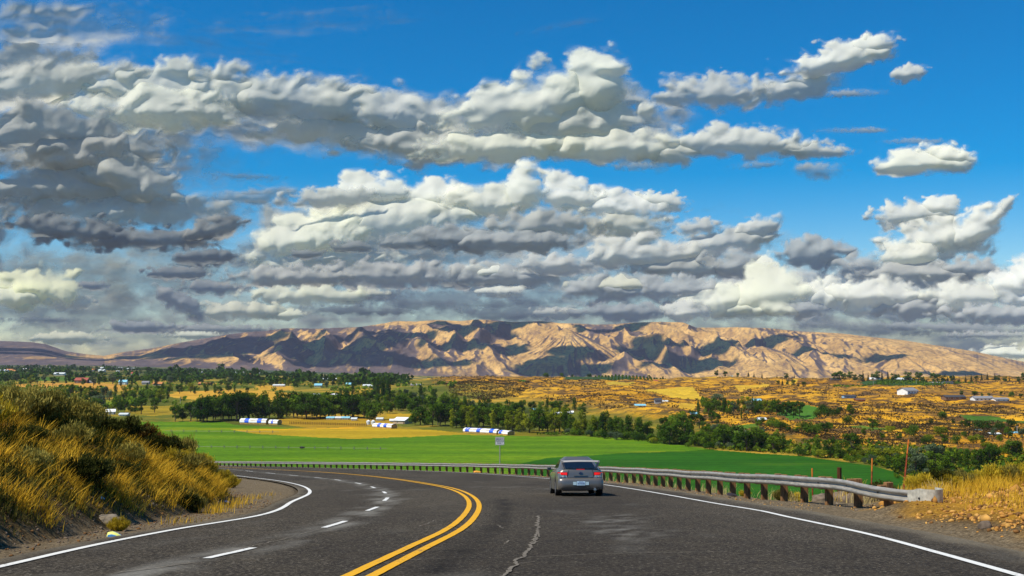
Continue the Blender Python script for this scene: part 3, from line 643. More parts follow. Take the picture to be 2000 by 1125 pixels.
marking('centre_line', [stripe(YE, 0, .135), stripe(YE, -.27, .135)], M_yel)
def idx(P, px, py):
    x, y = road_pt(px, py); return int(np.argmin((P[:, 0] - x) ** 2 + (P[:, 1] - y) ** 2))
DD = [((406.6,1091),(498.4,1070)),((635,1030.8),(673,1019)),((718,998),(736,991)),((750.4,978.6),(757,972.5)),((753,964),(747,960.6)),((734,953.4),(725,951)),((706.5,945.5),(694.6,943.3)),((667.6,938.6),(653,937)),((628,934),(612,932.5)),((582,929.6),(565,927.8)),((536,925.3),(520,923.5)),((495,921),(477,919.5))]
marking('lane_line', [stripe(DA, 0, .12, idx(DA, *a), idx(DA, *b) + 1) for a, b in DD], M_white)
# cracks sealed pale, lying on the asphalt
M_crack = simple('crack_filler', (.15, .13, .10), .9, var=.5, scale=20)
def crack(pts, w, seed, branch=True):
    P = resample(pxs_road(pts), step=.07); k = len(P); N = normals2(P)
    P = P + N * (.10 * fbm(np.arange(k) * .11, np.zeros(k), 4, seed))[:, None]
    ww = w * np.clip(.35 + 1.5 * np.abs(fbm(np.arange(k) * .35, np.zeros(k) + 3, 3, seed + 1)), .05, 2)
    l = P - N * ww[:, None] / 2; r = P + N * ww[:, None] / 2
    V = np.r_[np.c_[l, plane(l[:, 1]) + .011], np.c_[r, plane(r[:, 1]) + .011]]; i = np.arange(k - 1)
    return V, np.stack([i, i + k, i + k + 1, i + 1], -1)
marking('road_cracks', [crack([(1052,1008),(1050,1030),(1046,1050),(1030,1078),(1012,1095),(985,1128)], .09, 3), crack([(1049,1025),(1052,1045),(1040,1062)], .05, 5),
  crack([(1020,1090),(1150,1084),(1300,1080),(1420,1079)], .035, 8), crack([(800,1095),(870,1093)], .03, 11), crack([(1080,989),(1160,987),(1240,986)], .04, 14), crack([(1170,1009),(1265,1006)], .04, 17),
  crack([(905,953),(985,950),(1062,952)], .10, 20), crack([(820,1029),(850,1017)], .04, 23), crack([(972,1026),(980,1033)], .05, 25), crack([(985,1063),(993,1056)], .05, 27), crack([(1010,1102),(1040,1098)], .04, 29),
  crack([(585,1045),(680,1020)], .04, 31), crack([(420,1085),(560,1052)], .04, 33), crack([(230,1120),(380,1100)], .05, 35)], M_crack)

# ---------------------------------------------------------------- mountains
RIDGE = [(-500,640),(-300,650),(-100,660),(0,665),(60,667),(90,671),(130,685),(170,691),(205,694),(240,687),(300,679),(350,669),(400,660),(440,653),(480,648),(520,645),(560,640),(620,641),(660,639),(700,638),(735,633),(775,626),(810,627),(850,624),(900,626),(930,623),(965,624),(1000,628),(1030,627),(1060,626),(1090,630),(1130,631),(1165,633),(1200,632),(1240,629),(1290,627.5),(1335,629),(1360,639),(1400,639),(1440,638),(1500,640),(1560,646),(1640,650),(1700,657),(1760,663),(1850,677),(1900,685),(1960,698),(2000,706),(2100,722),(2300,735),(2700,738)]
def ico_np(sub=1):
    import bmesh
    bm = bmesh.new(); bmesh.ops.create_icosphere(bm, subdivisions=sub, radius=1); v = np.array([p.co[:] for p in bm.verts]); f = np.array([[q.index for q in fc.verts] for fc in bm.faces]); bm.free(); return v, f
ICO1 = ico_np(1); ICO3 = ico_np(3); ICO4 = ico_np(5)
def build_mountains():
    cols = np.r_[np.arange(-500, -60, 8), np.arange(-60, 2070, 1.7), np.arange(2070, 2700, 8)]
    D = np.r_[np.arange(7000, 9050, 7.5), np.arange(9050, 9800, 60)]
    ridge_y = np.interp(cols, *np.array(RIDGE).T) + .5 * fbm(cols / 9, cols * 0, 3, 90)
    Dg, Cg = np.meshgrid(D, cols, indexing='ij')
    RY = np.interp(Cg, cols, ridge_y)
    D1 = 8900; X = (Cg - 1000) / F * Dg
    zr = (690 - RY) / F * D1 - 3
    zb = -(base_row(Cg) - 690) / F * 7300 - 4
    t = np.clip((Dg - 7250) / (D1 - 7250), 0, 1)
    xr = X
    w1 = fbm(xr / 700, Dg / 900, 4, 91); w2 = fbm(xr / 700, Dg / 900, 4, 92)
    # spurs running down towards the viewer: ridged noise stretched along the fall line
    sp = 1 - 2.2 * np.abs(perlin(xr / 520 + w1 * .9 + (Dg - 8000) / 2600, Dg / 1500 + w2 * .5, 93))
    sp2 = 1 - 2.2 * np.abs(perlin(xr / 210 + w1 * 1.1 + (Dg - 8000) / 1400, Dg / 480 + w2 * .8, 94))
    sp3 = 1 - 2.2 * np.abs(perlin(xr / 85 + w2 * 2.0, Dg / 190 + w1 * 2, 95))
    sp4 = 1 - 2.2 * np.abs(perlin(xr / 34 + w2 * 4, Dg / 80 + w1 * 4, 96))
    H = zr - zb; prof = t ** .95
    amp = np.sin(np.pi * np.clip(t, 0, 1)) ** .7
    amp = np.where(t > 0, amp, 0)
    rough = np.interp(Cg, [-100, 150, 400, 1500, 1800, 2100], [.25, .3, .8, 1, .45, .35]) * np.clip(H / 300, .2, 1.2)
    Z = zb + H * prof + amp * rough * (100 * sp + 30 * sp2 + 9 * sp3 + 3 * sp4 - 38)
    # the pale front peaks
    PK = [(1075,634,8150,560,.75),(1100,640,8100,420,.6),(850,641,8600,300,.75),(1290,634,8500,520,.62),(1215,650,8300,380,.6),(1480,676,7900,420,.45),(1400,668,8150,380,.55),(985,676,7950,330,.5),(640,678,8200,330,.5),(520,690,7900,500,.3),(1600,672,8200,380,.5),(1310,700,7700,300,.5),(1750,690,8000,500,.3),(740,690,7800,330,.45)]
    for k, (cx, cyy, d, wd, sl) in enumerate(PK):
        x0 = (cx - 1000) / F * d; top = (690 - cyy) / F * d
        ux = (X - x0) * 1.0 + 120 * w1; uy = (Dg - d) * .72 + 90 * w2
        r = np.sqrt(ux ** 2 + uy ** 2) ; ang = np.arctan2(uy, ux)
        gul = 22 * np.clip(r / 300, 0, 1.2) * (1 - 2 * np.abs(perlin(ang * 3.2 + k, r / 900, 97 + k))) + 10 * np.clip(r / 200, 0, 1) * (1 - 2 * np.abs(perlin(ang * 9 + k, r / 300, 117 + k)))
        c = top - r * sl + gul
        lim = zb + H * np.minimum(1, t * 1.5 + .1)
        c = np.minimum(c, np.maximum(lim, Z))
        c = np.where(Dg < D1 - 60, c, -1e3)
        Z = np.maximum(Z, c) + 8 * np.exp(-np.abs(Z - c) / 10) * 0
    # never poke above the skyline the photograph shows, seen from the road
    cap = (690 - RY - 1.2) / F * Dg
    Z = np.where(t < 1, np.minimum(Z, cap), Z)
    back = np.clip((Dg - D1) / 700, 0, 1); Z = np.where(Dg > D1, zr - back * 150 * np.clip(H / 200, .2, 1), Z)
    front = smooth(7250, 7000, Dg); Z = Z - front * 60
    P = np.stack([X, Dg, Z], -1).reshape(-1, 3)
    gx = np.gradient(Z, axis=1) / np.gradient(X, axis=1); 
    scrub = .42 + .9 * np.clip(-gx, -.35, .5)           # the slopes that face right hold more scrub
    scrub = scrub + np.interp(Cg, [-300, 0, 350, 700, 900, 1000, 1500, 1700, 2100], [.35, .35, .34, .34, .24, .06, .02, -.2, -.25])  # more scrub to the left, with cloud shade painted in
    for cx, cyy, sx, sy, a in ((1075,680,100,45,-.30),(855,655,45,16,-.5),(900,715,110,16,-.3),(590,655,70,8,-.3),(500,700,120,8,-.5),(170,698,180,5,-.5),(1290,650,90,18,-.35),(1450,715,120,14,-.3),(630,676,50,8,-.45),(1075,725,80,14,.3),(1280,700,60,25,.25),(1180,650,60,16,.3),(700,630,250,6,-.5),(850,627,90,4,-.6)):  # sunlit and shaded patches painted into the scrub mask
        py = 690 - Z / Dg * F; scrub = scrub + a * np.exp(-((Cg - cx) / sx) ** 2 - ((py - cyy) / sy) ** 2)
    SH = [(300,675,100,10),(430,672,110,14),(400,705,90,5),(560,680,70,11),(690,690,90,16),(700,655,80,5),(640,715,60,6),(760,715,60,8),(790,672,60,9),(930,652,65,10),(980,690,50,8),(900,690,60,6),(1105,722,85,8),(1185,655,50,11),(1270,690,55,8),(1345,712,75,7),(1400,690,40,7),(1860,724,55,3),(100,690,120,4),(30,676,120,6),(1720,690,40,4),(1030,640,60,4),(500,660,90,4),(620,700,80,6),(860,720,60,4),(740,645,60,4),(380,690,90,6),(850,640,70,3),(1240,640,50,5),(1130,705,40,6),(1500,668,50,5),(1590,690,50,4)]
    VV, FF, n0 = [], [], 0; iv, jf = ICO4  # unseen puffs added above the view to shade these slopes
    for k, (a, b, ra, rb) in enumerate(SH):
        Yt = 7250 + (733 - b) / 108 * 1650; Xt = (a - 1000) / F * Yt; Zt = (690 - b) / F * Yt; tt = (3500 - Zt) / sd.z
        cx, cy = Xt + sd.x * tt, Yt + sd.y * tt; n = fbm(iv[:, 0] * 2 + k, iv[:, 1] * 2 + iv[:, 2], 4, k + 400); n2 = fbm(iv[:, 0] * 6 + k, iv[:, 1] * 6 + iv[:, 2] * 3, 4, k + 440); q = iv * (1 + .75 * n + .35 * n2)[:, None]
        VV.append(np.c_[cx + q[:, 0] * ra * 3.7, cy + q[:, 1] * rb * 15 * 1.15, 3500 + q[:, 2] * 160 + 60 * n]); FF.append(jf + n0); n0 += len(iv)
    t = NT('overhead_cloud'); t.bsdf((.8, .8, .8), 1.0)
    oc = link(bpy.data.objects.new('overhead_clouds', np_mesh('overhead_clouds', np.concatenate(VV), np.concatenate(FF), t.m, True))); tag(oc, 'unseen clouds overhead, placed so their shadows fall across the ridge', 'clouds', kind='stuff')
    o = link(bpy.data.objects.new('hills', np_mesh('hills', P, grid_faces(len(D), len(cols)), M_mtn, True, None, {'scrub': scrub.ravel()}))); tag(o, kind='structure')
build_mountains()
# ---------------------------------------------------------------- guardrail
M_galv = NT('galvanised_steel'); 
def _g():
    t = M_galv; n = t.noise(3, 5, .6, sx=(1, 1, 6)); f = t.noise(40, 3, .6)
    c = t.ramp(n, [(.3, (.22, .21, .18)), (.55, (.36, .34, .30)), (.75, (.50, .46, .39))]); c = t.mix(t.ramp(f, [(.62, 0.), (.75, .35)]), c, (.25, .16, .08))
    return t.bsdf(c, .5, .35, t.bump(f, .1, .01), .5)
M_galv = _g()
def wood_mat(name, a, b):
    t = NT(name); n = t.noise(7, 5, .6, sx=(4, 4, .5)); return t.bsdf(t.ramp(n, [(.3, a), (.7, b)]), .85, 0, t.bump(n, .5, .01), .1)
M_post = wood_mat('treated_post_wood', (.10, .05, .02), (.36, .19, .08))
M_darkwood = wood_mat('dark_post_wood', (.03, .015, .008), (.13, .05, .02))
M_rust = simple('rusty_steel', (.30, .06, .02), .8, var=.6, scale=9)
M_bolt = simple('bolt_steel', (.12, .10, .08), .6, .6)
def build_rail():
    r0 = RAIL[0]; base = np.array([r0[0], r0[1], plane(r0[1])]); root = empty('guardrail', tuple(base))
    tag(root, 'long galvanised steel guardrail on wooden posts curving along the outer edge of the road', 'guardrail')
    nr = normals2(RAIL); d = np.r_[0, np.cumsum(np.linalg.norm(np.diff(RAIL, axis=0), axis=1))]
    dip = -.28 * (1 - smooth(0, 5.5, d)) + .012 * np.sin(d * .8)
    prof = [(0,.445),(.02,.44),(.075,.478),(.083,.495),(.083,.52),(.075,.535),(.008,.575),(.0,.59),(.0,.605),(.008,.62),(.075,.66),(.083,.675),(.083,.70),(.075,.717),(.02,.752),(0,.748),(-.006,.745),(.012,.745),(.068,.71),(.068,.665),(0,.612),(-.008,.6),(0,.583),(.068,.53),(.068,.487),(.012,.45),(-.006,.448)]
    rings = []
    for i in range(3, len(RAIL), 2 if len(RAIL) < 300 else 3):
        p, n = RAIL[i], nr[i]; z = plane(p[1]) + dip[i]
        rings.append([(p[0] - n[0] * o - base[0], p[1] - n[1] * o - base[1], z + h - base[2]) for o, h in prof])
    MB().loft(rings).build('beam', M_galv, root, True, 25)
    # lap joints and bolts
    b = MB(); pos = np.arange(2.2, d[-1] - 1, 1.905)
    import_n = 0
    for k, s in enumerate(pos):
        p = np.array([np.interp(s, d, RAIL[:, 0]), np.interp(s, d, RAIL[:, 1])]); i = int(np.searchsorted(d, s)); n = nr[i]; dz = np.interp(s, d, dip)
        rz = math.atan2(n[1], n[0]); z = plane(p[1])
        jit = rng.normal(0, .012)
        def lc(o, zz): return (p[0] + n[0] * o - base[0], p[1] + n[1] * o - base[1], z + zz - base[2])
        if k < 95:
            q = MB().box(lc(.31, .08 + dz * .5), (.20, .15, 1.36 + jit), rz, .008).build('post', M_post, root)
            MB().box(lc(.115, .60 + dz), (.19, .14, .36), rz, .006).build('blockout', M_post, q)
            if k < 40:
                MB().box(lc(-.008, .60 + dz), (.03, .035, .035), rz, .004).build('bolt', M_bolt, q)
        else:
            b.box(lc(.31, .08), (.17, .15, 1.36), rz); b.box(lc(.115, .6), (.19, .14, .36), rz)
    if b.n: o = b.build('posts', M_post, root); o['kind'] = 'stuff'
    # rounded end piece
    e = MB(); rings = []
    p1, n1 = RAIL[4], nr[7]; tdir = -(RAIL[8] - RAIL[6]); tdir /= np.linalg.norm(tdir)
    z0 = plane(RAIL[3][1]) + dip[3]
    sec = []
    for a in np.linspace(-math.radians(95), math.radians(95), 15):      # a curved steel nose, open to the back
        u = .95 + .20 * math.cos(a); w = .04 - .20 * math.sin(a)
        sec.append((u, w))
    sec = [(-.05, .03), (.35, .05), (.7, .14)] + [(u, w + .0) for u, w in [(x, -y + .08) for x, y in sec]][::-1]
    path = [(-.10, -.085), (.12, -.10), (.30, -.17), (.50, -.26)] + [(.56 + .30 * math.sin(a), -.27 * math.cos(a)) for a in np.linspace(.2, math.pi - .1, 12)] + [(.45, .27)]
    H0 = [(.44, .755), (.40, .78), (.34, .83)] + [(.29, .86)] * (len(path) - 3)
    rings = []
    for (u, w), (zb, zt) in zip(path, H0):
        x = p1[0] + tdir[0] * u + n1[0] * w - base[0]; y = p1[1] + tdir[1] * u + n1[1] * w - base[1]
        ox, oy = n1[0] * -.0 + tdir[0] * .0, 0
        i = len(rings); nx, ny = (n1[0] * .008, n1[1] * .008) if i < 4 else (-tdir[0] * .008, -tdir[1] * .008)
        rings.append([(x, y, z0 + zb - base[2]), (x, y, z0 + zt - base[2]), (x + nx, y + ny, z0 + zt - base[2]), (x + nx, y + ny, z0 + zb - base[2])])
    t = e.loft(rings).build('end_terminal', simple('pale_galvanised_end', (.50, .48, .40), .5, .2, var=.3, scale=9), root, True, 40)
    c = MB(); m = RAIL[4] + tdir * .46 - n1 * .25
    c.tube([(m[0] - base[0], m[1] - base[1], z0 + .62 - base[2]), (m[0] - n1[0] * .012 - base[0], m[1] - n1[1] * .012 - base[1], z0 + .62 - base[2])], .03, 10)
    c.build('bolt_hole', simple('dark_hole', (.01, .01, .01), .9), t)
    tb = MB(); a = RAIL[10]; n = nr[10]
    tb.box((a[0] + n[0] * .9 - base[0], a[1] + n[1] * .9 - base[1], plane(a[1]) + .30 - base[2]), (1.15, .14, .16), math.atan2(-tdir[1], -tdir[0]) + .1, .01)
    o = tb.build('wooden_beam', M_darkwood); o.location = tuple(base); tag(o, 'short dark timber lying on the ground behind the end of the guardrail', 'timber')
build_rail()

# ---------------------------------------------------------------- sign beyond the rail
def text_mesh(s, size, mat, name='lettering', bold=.012, thick=.004):
    cu = bpy.data.curves.new(name, 'FONT'); cu.body = s; cu.size = size; cu.align_x = 'CENTER'; cu.align_y = 'CENTER'; cu.offset = bold * size * 2; cu.extrude = thick / 2; cu.space_character = 1.08
    o = bpy.data.objects.new(name, cu); C.objects.link(o); dg = bpy.context.evaluated_depsgraph_get(); me = bpy.data.meshes.new_from_object(o.evaluated_get(dg))
    bpy.data.objects.remove(o); me.materials.clear(); me.materials.append(mat); return me
M_signw = simple('white_sign_sheet', (.80, .79, .74), .5, var=.04); M_black = simple('black_paint', (.008, .008, .008), .6, var=.1)
def build_sign():
    i = int(np.argmin(np.abs(1000 + F * RAIL[:, 0] / RAIL[:, 1] - 957))); p = RAIL[i] + normals2(RAIL)[i] * .9
    z = float(ground_z([p[0]], [p[1]])[0]); root = empty('road_sign', (p[0], p[1], z), .03)
    tag(root, 'white rectangular road sign reading EMERGENCY PARKING ONLY on a thin post behind the guardrail', 'sign')
    k = p[1] / F; top = (690 - 852.5) * k - z; bot = (690 - 868) * k - z; w = 17.6 * k; cz = (top + bot) / 2; h = top - bot
    MB().tube([(0, .035, -.6), (0, .035, top - .08)], .045, 8).build('post', M_galv, root, True)
    b = MB().box((0, 0, cz), (w, .02, h), 0, .004).build('sign_panel', M_signw, root)
    fr = MB()
    for zz in (cz + h / 2 - .03, cz - h / 2 + .03): fr.box((0, -.012, zz), (w - .03, .008, .022))
    for xx in (w / 2 - .03, -w / 2 + .03): fr.box((xx, -.012, cz), (.022, .008, h - .095))
    fr.build('border', M_black, b)
    for t, dz, s in (('EMERGENCY', .25 * h, .20 * h * 1.0), ('PARKING', 0, .20 * h), ('ONLY', -.25 * h, .20 * h)):
        me = text_mesh(t, s * 1.28, M_black, 'lettering'); o = link(bpy.data.objects.new('lettering', me), b); o.rotation_euler = (math.pi / 2, 0, 0); o.location = (0, -.014, cz + dz)
        bb = [v.co.x for v in me.vertices]; ww = max(bb) - min(bb); o.scale = (min(1, (w * .84) / ww), 1, 1)
build_sign()

# ---------------------------------------------------------------- fence posts behind the rail
def fence_post(px, py_top, d, hgt, kind, lean, label):
    x = (px - 1000) / F * d; z = float(ground_z([x], [d])[0]); k = d / F; top = (690 - py_top) * k - z
    o = empty('fence_post', (x, d, z)); L = top
    if kind == 'wood':
        b = MB().tube([(0, 0, -.4), (lean * .3, 0, L * .6), (lean * .4, 0, L)], [.085, .08, .075], 9); b.v = [(a + .006 * math.sin(c * 20), bb, c) for a, bb, c in b.v]
        m = b.build('fence_post', M_darkwood, None, True)
    else:
        b = MB(); T = Vector((lean, .0, L)); 
        b.tube([(0, 0, -.4), tuple(T)], .022, 5); b.box(tuple(T * .5), (.05, .012, L * .9), 0, 0, 0, ('Y', math.atan2(lean, L)))
        m = b.build('fence_post', M_rust, None)
        q = MB().tube([tuple(T * .86), tuple(T * 1.004)], .028, 6).build('painted_tip', simple('orange_tip_paint', (.65, .18, .02), .6), m)
    m.location = o.location; bpy.data.objects.remove(o)
    return tag(m, label, 'fence post')
fence_post(1582, 913, 40.0, 1, 'tee', .0, 'short upright rusty steel fence post left of the thick wooden post')
fence_post(1633, 911, 38.5, 1, 'wood', .05, 'thick dark wooden fence post standing behind the guardrail')
fence_post(1691, 894, 40.0, 1, 'tee', .14, 'slightly leaning rusty steel fence post with orange tip right of the wooden post')
fence_post(1746, 858, 40.5, 1, 'tee', .44, 'tallest rusty steel fence post, leaning strongly to the right')
fence_post(515, 896, 167, 1, 'tee', .0, 'lone dark fence post behind the far stretch of guardrail')

# ---------------------------------------------------------------- car
def car_paint():
    t = NT('silver_car_paint'); n = t.noise(60, 2, .5); dirt = t.noise(2.5, 5, .6)
    c = t.mix(t.math('MULTIPLY', n, .3), (.15, .145, .135), (.25, .24, .22)); c = t.mix(t.ramp(dirt, [(.45, 0.), (.8, .35)]), c, (.20, .16, .11))
    return t.bsdf(c, .34, .5, None, .5, .6)
def build_car():
    M_paint = car_paint(); M_glass = simple('tinted_glass', (.006, .008, .011), .08, var=.1, spec=.6, coat=.4); M_tyre = simple('tyre_rubber', (.012, .012, .012), .85)
    M_rim = simple('alloy_rim', (.42, .42, .43), .35, .8); M_trim = simple('black_trim', (.01, .01, .011), .6); M_chr = simple('chrome', (.7, .7, .7), .15, 1)
    def lamp(name, col, e):
        t = NT(name); t.bsdf(col, .2, 0, None, .6, .6); t.p.inputs['Emission Color'].default_value = (*col, 1); t.p.inputs['Emission Strength'].default_value = e; return t.m
    M_red = lamp('red_lens', (.75, .004, .004), .4); M_clear = simple('clear_lens', (.45, .50, .50), .12, .3, spec=.7); M_amb = simple('amber_lens', (.5, .16, .03), .2)
    root = empty('car', (2.26, 40.9, plane(40.9)), math.radians(2.2)); root.rotation_euler[0] = -math.atan(GR)
    root.scale = (.94, .94, .94)
    tag(root, 'silver saloon car with tall rear wing driving away in the right lane', 'car')
    WY = (-1.28, 1.30)
    def arch(y):
        a = 0
        for c in WY:
            if abs(y - c) < .37: a = max(a, .30 + math.sqrt(.37 ** 2 - (y - c) ** 2))
        return a
    key = [ # y, half width, underside, shoulder, deck
      (-2.225,.60,.40,.50,.53),(-2.21,.72,.30,.56,.60),(-2.17,.79,.25,.60,.635),(-2.12,.825,.24,.62,.655),(-2.105,.78,.24,.72,.80),(-2.09,.785,.23,.80,.93),(-2.05,.80,.23,.84,.985),(-1.95,.83,.22,.88,1.0),(-1.6,.855,.21,.90,1.0),(-1.28,.872,.20,.90,1.0),(-.9,.852,.19,.90,.98),(0,.852,.19,.89,.96),(.85,.852,.19,.87,.95),(1.3,.868,.2,.83,.90),(1.7,.84,.22,.76,.82),(2.0,.78,.24,.66,.72),(2.15,.66,.28,.58,.62),(2.2,.5,.34,.52,.54)]
    K = np.array(key); ys = sorted(set(list(K[:, 0]) + list(np.arange(-2.0, 2.0, .05).round(3)) + [c + s * .3695 for c in WY for s in (-1, 1)]))
    rings = []
    for y in ys:
        hw, zu, zs, zt = [np.interp(y, K[:, 0], K[:, j]) for j in range(1, 5)]
        a = arch(y); zl = max(zu, a - .0); zl = min(zl, zs - .12)
        half = [(hw * .70, zu), (hw * .72, max(zu, zl - .02)), (hw * .955, zl), (hw * .995, zl + .03), (hw, (zl + zs) / 2), (hw * .985, zs - .06), (hw * .955, zs - .01), (hw * .90, zs + (zt - zs) * .45), (hw * .78, zs + (zt - zs) * .82), (hw * .4, zt)]
        rings.append([(x, y, z) for x, z in half] + [(-x, y, z) for x, z in half[::-1]])
    body = MB().loft(rings).build('body', M_paint, root, True, 38)
    # cabin
    def gh(t):
        z = .93 + .43 * t; return .765 - .205 * t ** 1.15, -1.63 + .80 * t, 1.02 - .98 * t ** .95, z
    rr = []
    for t in (0, .15, .3, .45, .6, .75, .88, .96, 1.02, 1.08, 1.12, 1.14):
        w, yr, yf, z = gh(min(t, 1)); 
        if t > .88: w -= .10 * (t - .88) / .26 * 1.4; yr += .10 * (t - .88) / .26 * 1.6; yf -= .1 * (t - .88) / .26 * 1.6; z = .93 + .43 * min(t, .96) + .075 * math.sin(min(1, (max(t - .96, 0)) / .18) * math.pi / 2)
        c = .12; cc = .5
        rr.append([(w, yr + c * 1.2, z), (w - c * .3, yr + c * .3, z), (w - c, yr, z), (0, yr - .05, z), (-w + c, yr, z), (-w + c * .3, yr + c * .3, z), (-w, yr + c * 1.2, z), (-w, (yr + yf) / 2, z), (-w, yf - c, z), (-w + c, yf, z), (0, yf + .04, z), (w - c, yf, z), (w, yf - c, z), (w, (yr + yf) / 2, z)])
    MB().loft(rr).build('cabin', M_paint, root, True, 50)
    # glass, a few millimetres proud
    def rearpt(s, t, o=.008):
        w, yr, yf, z = gh(t); x = s * (w - .13); bow = -.05 * (1 - abs(s)) ; return (x, yr + bow - o * 1.2, z + o)
    g = [[rearpt(s, t) for s in (-1, -.66, -.33, 0, .33, .66, 1)] for t in (.10, .35, .6, .84)]
    def sheet(mb, G, th):
        n = len(G[0]); vs = [v for r in G for v in r]; vs2 = [tuple(Vector(v) + Vector(th)) for v in vs]; m = len(vs); fs = []
        for i in range(len(G) - 1):
            for j in range(n - 1):
                a, b, c_, d_ = i * n + j, i * n + j + 1, (i + 1) * n + j + 1, (i + 1) * n + j; fs += [(a, b, c_, d_), (a + m, d_ + m, c_ + m, b + m)]
        edge = [(i * n, (i + 1) * n) for i in range(len(G) - 1)] + [(i * n + n - 1, (i + 1) * n + n - 1) for i in range(len(G) - 1)] + [(j, j + 1) for j in range(n - 1)] + [((len(G) - 1) * n + j, (len(G) - 1) * n + j + 1) for j in range(n - 1)]
        fs += [(a, b, b + m, a + m) for a, b in edge]; return mb.add(vs + vs2, fs)
    sheet(MB(), g, (0, .03, -.012)).build('rear_window', M_glass, root, True)
    for s in (-1, 1):
        def sp(y0, y1, t): w, yr, yf, z = gh(t); return [(s * (w + .006), yr + (yf - yr) * y, z) for y in (y0, (y0 + y1) / 2, y1)]
        sheet(MB(), [sp(.13, .53, .18), sp(.15, .53, .5), sp(.20, .53, .84)], (-s * .02, 0, 0)).build('side_window', M_glass, root)
        sheet(MB(), [sp(.56, .90, .18), sp(.56, .88, .5), sp(.56, .80, .84)], (-s * .02, 0, 0)).build('side_window', M_glass, root)
        mir = MB().box((s * .94, .72, .96), (.16, .09, .10), 0, .02).box((s * .87, .72, .95), (.12, .05, .04)).build('wing_mirror', M_paint, root)
        MB().box((s * .94, .672, .96), (.13, .010, .075), 0).build('mirror_glass', M_glass, mir)
    def w2(t): return gh(t)
    ws = [[(sx * (gh(t)[0] - .12), gh(t)[2] + .02 + .04 * (1 - abs(sx)), gh(t)[3] + .01) for sx in (-1, -.5, 0, .5, 1)] for t in (.12, .45, .82)]
    sheet(MB(), ws, (0, -.03, -.012)).build('windscreen', M_glass, root, True)
    # rear wing
    wg = MB(); prof = [(-2.17, 1.215), (-2.12, 1.265), (-1.98, 1.275), (-1.90, 1.25), (-1.98, 1.235), (-2.12, 1.205)]
    wg.loft([[(x, y + .04 * (1 - (x / .7) ** 2) * -1, z + .02 * (1 - (x / .7) ** 2)) for y, z in prof] for x in np.linspace(-.69, .69, 13)])
    for s in (-1, 1):
        wg.loft([[(s * (xa), ya, z), (s * (xa - .07), ya, z), (s * (xa - .07), yb, z), (s * xa, yb, z)] for z, xa, ya, yb in ((.97, .60, -2.06, -1.80), (1.08, .645, -2.10, -1.86), (1.18, .675, -2.14, -1.90), (1.262, .70, -2.17, -1.90))])
    wg.build('rear_wing', simple('wing_paint', (.42, .40, .37), .4, .3, var=.05), root, True, 35)
    lip = MB().box((0, -2.045, .992), (1.30, .05, .022), 0, .008).build('boot_lip', M_paint, root)
    MB().box((.0, -2.072, .955), (.30, .022, .032), 0, .004).build('brake_light', M_red, root)
    # lamps wrap round the corners
    for s in (-1, 1):
        def cl(z0, z1, x0, x1, mat, name, par, off=0):
            n = 7; vs0 = []; 
            def pt(u, z):
                x = x0 + (x1 - x0) * u; yy = -2.115 + .20 * max(0, (x - .66) / .17) ** 2 - off; return (s * x, yy, z)
            G = [[pt(i / n, z0 + .012 * (i / n) * 2) for i in range(n + 1)], [pt(i / n, (z0 + z1) / 2) for i in range(n + 1)], [pt(i / n, z1) for i in range(n + 1)]]
            return sheet(MB(), G, (0, .10, 0)).build(name, mat, par, True)
        t = cl(.66, .86, .47, .825, M_trim, 'tail_light', root, 0)
        cl(.755, .85, .49, .82, M_red, 'red_lens', t, .008); cl(.672, .745, .50, .815, M_clear, 'clear_lens', t, .008)
        q = MB(); q.tube([(s * .58, -2.13, .71), (s * .58, -2.10, .71)], .038, 10); q.tube([(s * .72, -2.125, .71), (s * .72, -2.09, .71)], .034, 10); q.build('reflector', M_chr, t, True)
        MB().box((s * .66, -2.20, .42), (.13, .02, .035), 0, .004).build('bumper_reflector', M_red if 0 else M_amb, root)
    lid = MB()
    for x0, z0, x1, z1 in ((-.47, .66, -.43, .94), (.47, .66, .43, .94)): lid.tube([(x0, -2.112, z0), (x1, -2.098, z1)], .006, 5)
    lid.tube([(-.47, -2.118, .662), (.47, -2.118, .662)], .007, 5); lid.build('boot_seam', M_trim, root)
    MB().box((0, -2.130, .735), (.50, .02, .03), 0, .006).build('boot_handle', M_paint, root)
    bd = MB(); bd.tube([(0, -2.108, .835), (0, -2.130, .835)], .05, 16); bd.v = [(x * 1.35, y, .835 + (z - .835) * .8) for x, y, z in bd.v]; em = bd.build('emblem', simple('emblem_blue', (.03, .05, .12), .3, .3), root)
    st = MB(); 
    for x, z, r in ((-.035, .845, .008), (0.0, .828, .006), (.02, .845, .006), (.035, .828, .006), (.04, .842, .005)): st.box((x, -2.132, z), (r * 2, .006, r * 2))
    st.build('emblem_star', M_chr, em)
    lt = MB()
    for i, x in enumerate((.34, .365, .385, .41, .435)): lt.box((x, -2.122, .70), (.014, .008, .022 if i % 2 else .03))
    lt.build('model_badge', M_chr, root)
    rec = MB().box((0, -2.222, .46), (.60, .02, .15), 0, .01).build('plate_recess', M_trim, root)
    pl = MB().box((0, -2.240, .46), (.305, .012, .145), 0, .006).build('number_plate', simple('plate_blue_white', (.42, .60, .74), .5, var=.12, scale=14), root)
    mk = MB()
    for i, x in enumerate((-.11, -.075, -.04, .0, .04, .075, .11)): mk.box((x, -2.248, .455), (.014 if i % 3 else .022, .004, .062)); 
    mk.box((0, -2.248, .515), (.16, .004, .014)); mk.build('plate_characters', simple('plate_ink', (.02, .05, .22), .6), pl)
    sp_ = MB()  # pale pieces painted in as reflections either side of the plate
    for s in (-1, 1): sp_.box((s * .225, -2.236, .46), (.125, .01, .12), 0, .004)
    sp_.build('plate_side_reflection', simple('pale_blue_reflection', (.40, .55, .62), .4, var=.1), root)
    MB().box((0, -2.14, .27), (1.36, .14, .13), 0, .03).build('rear_valance', M_trim, root)
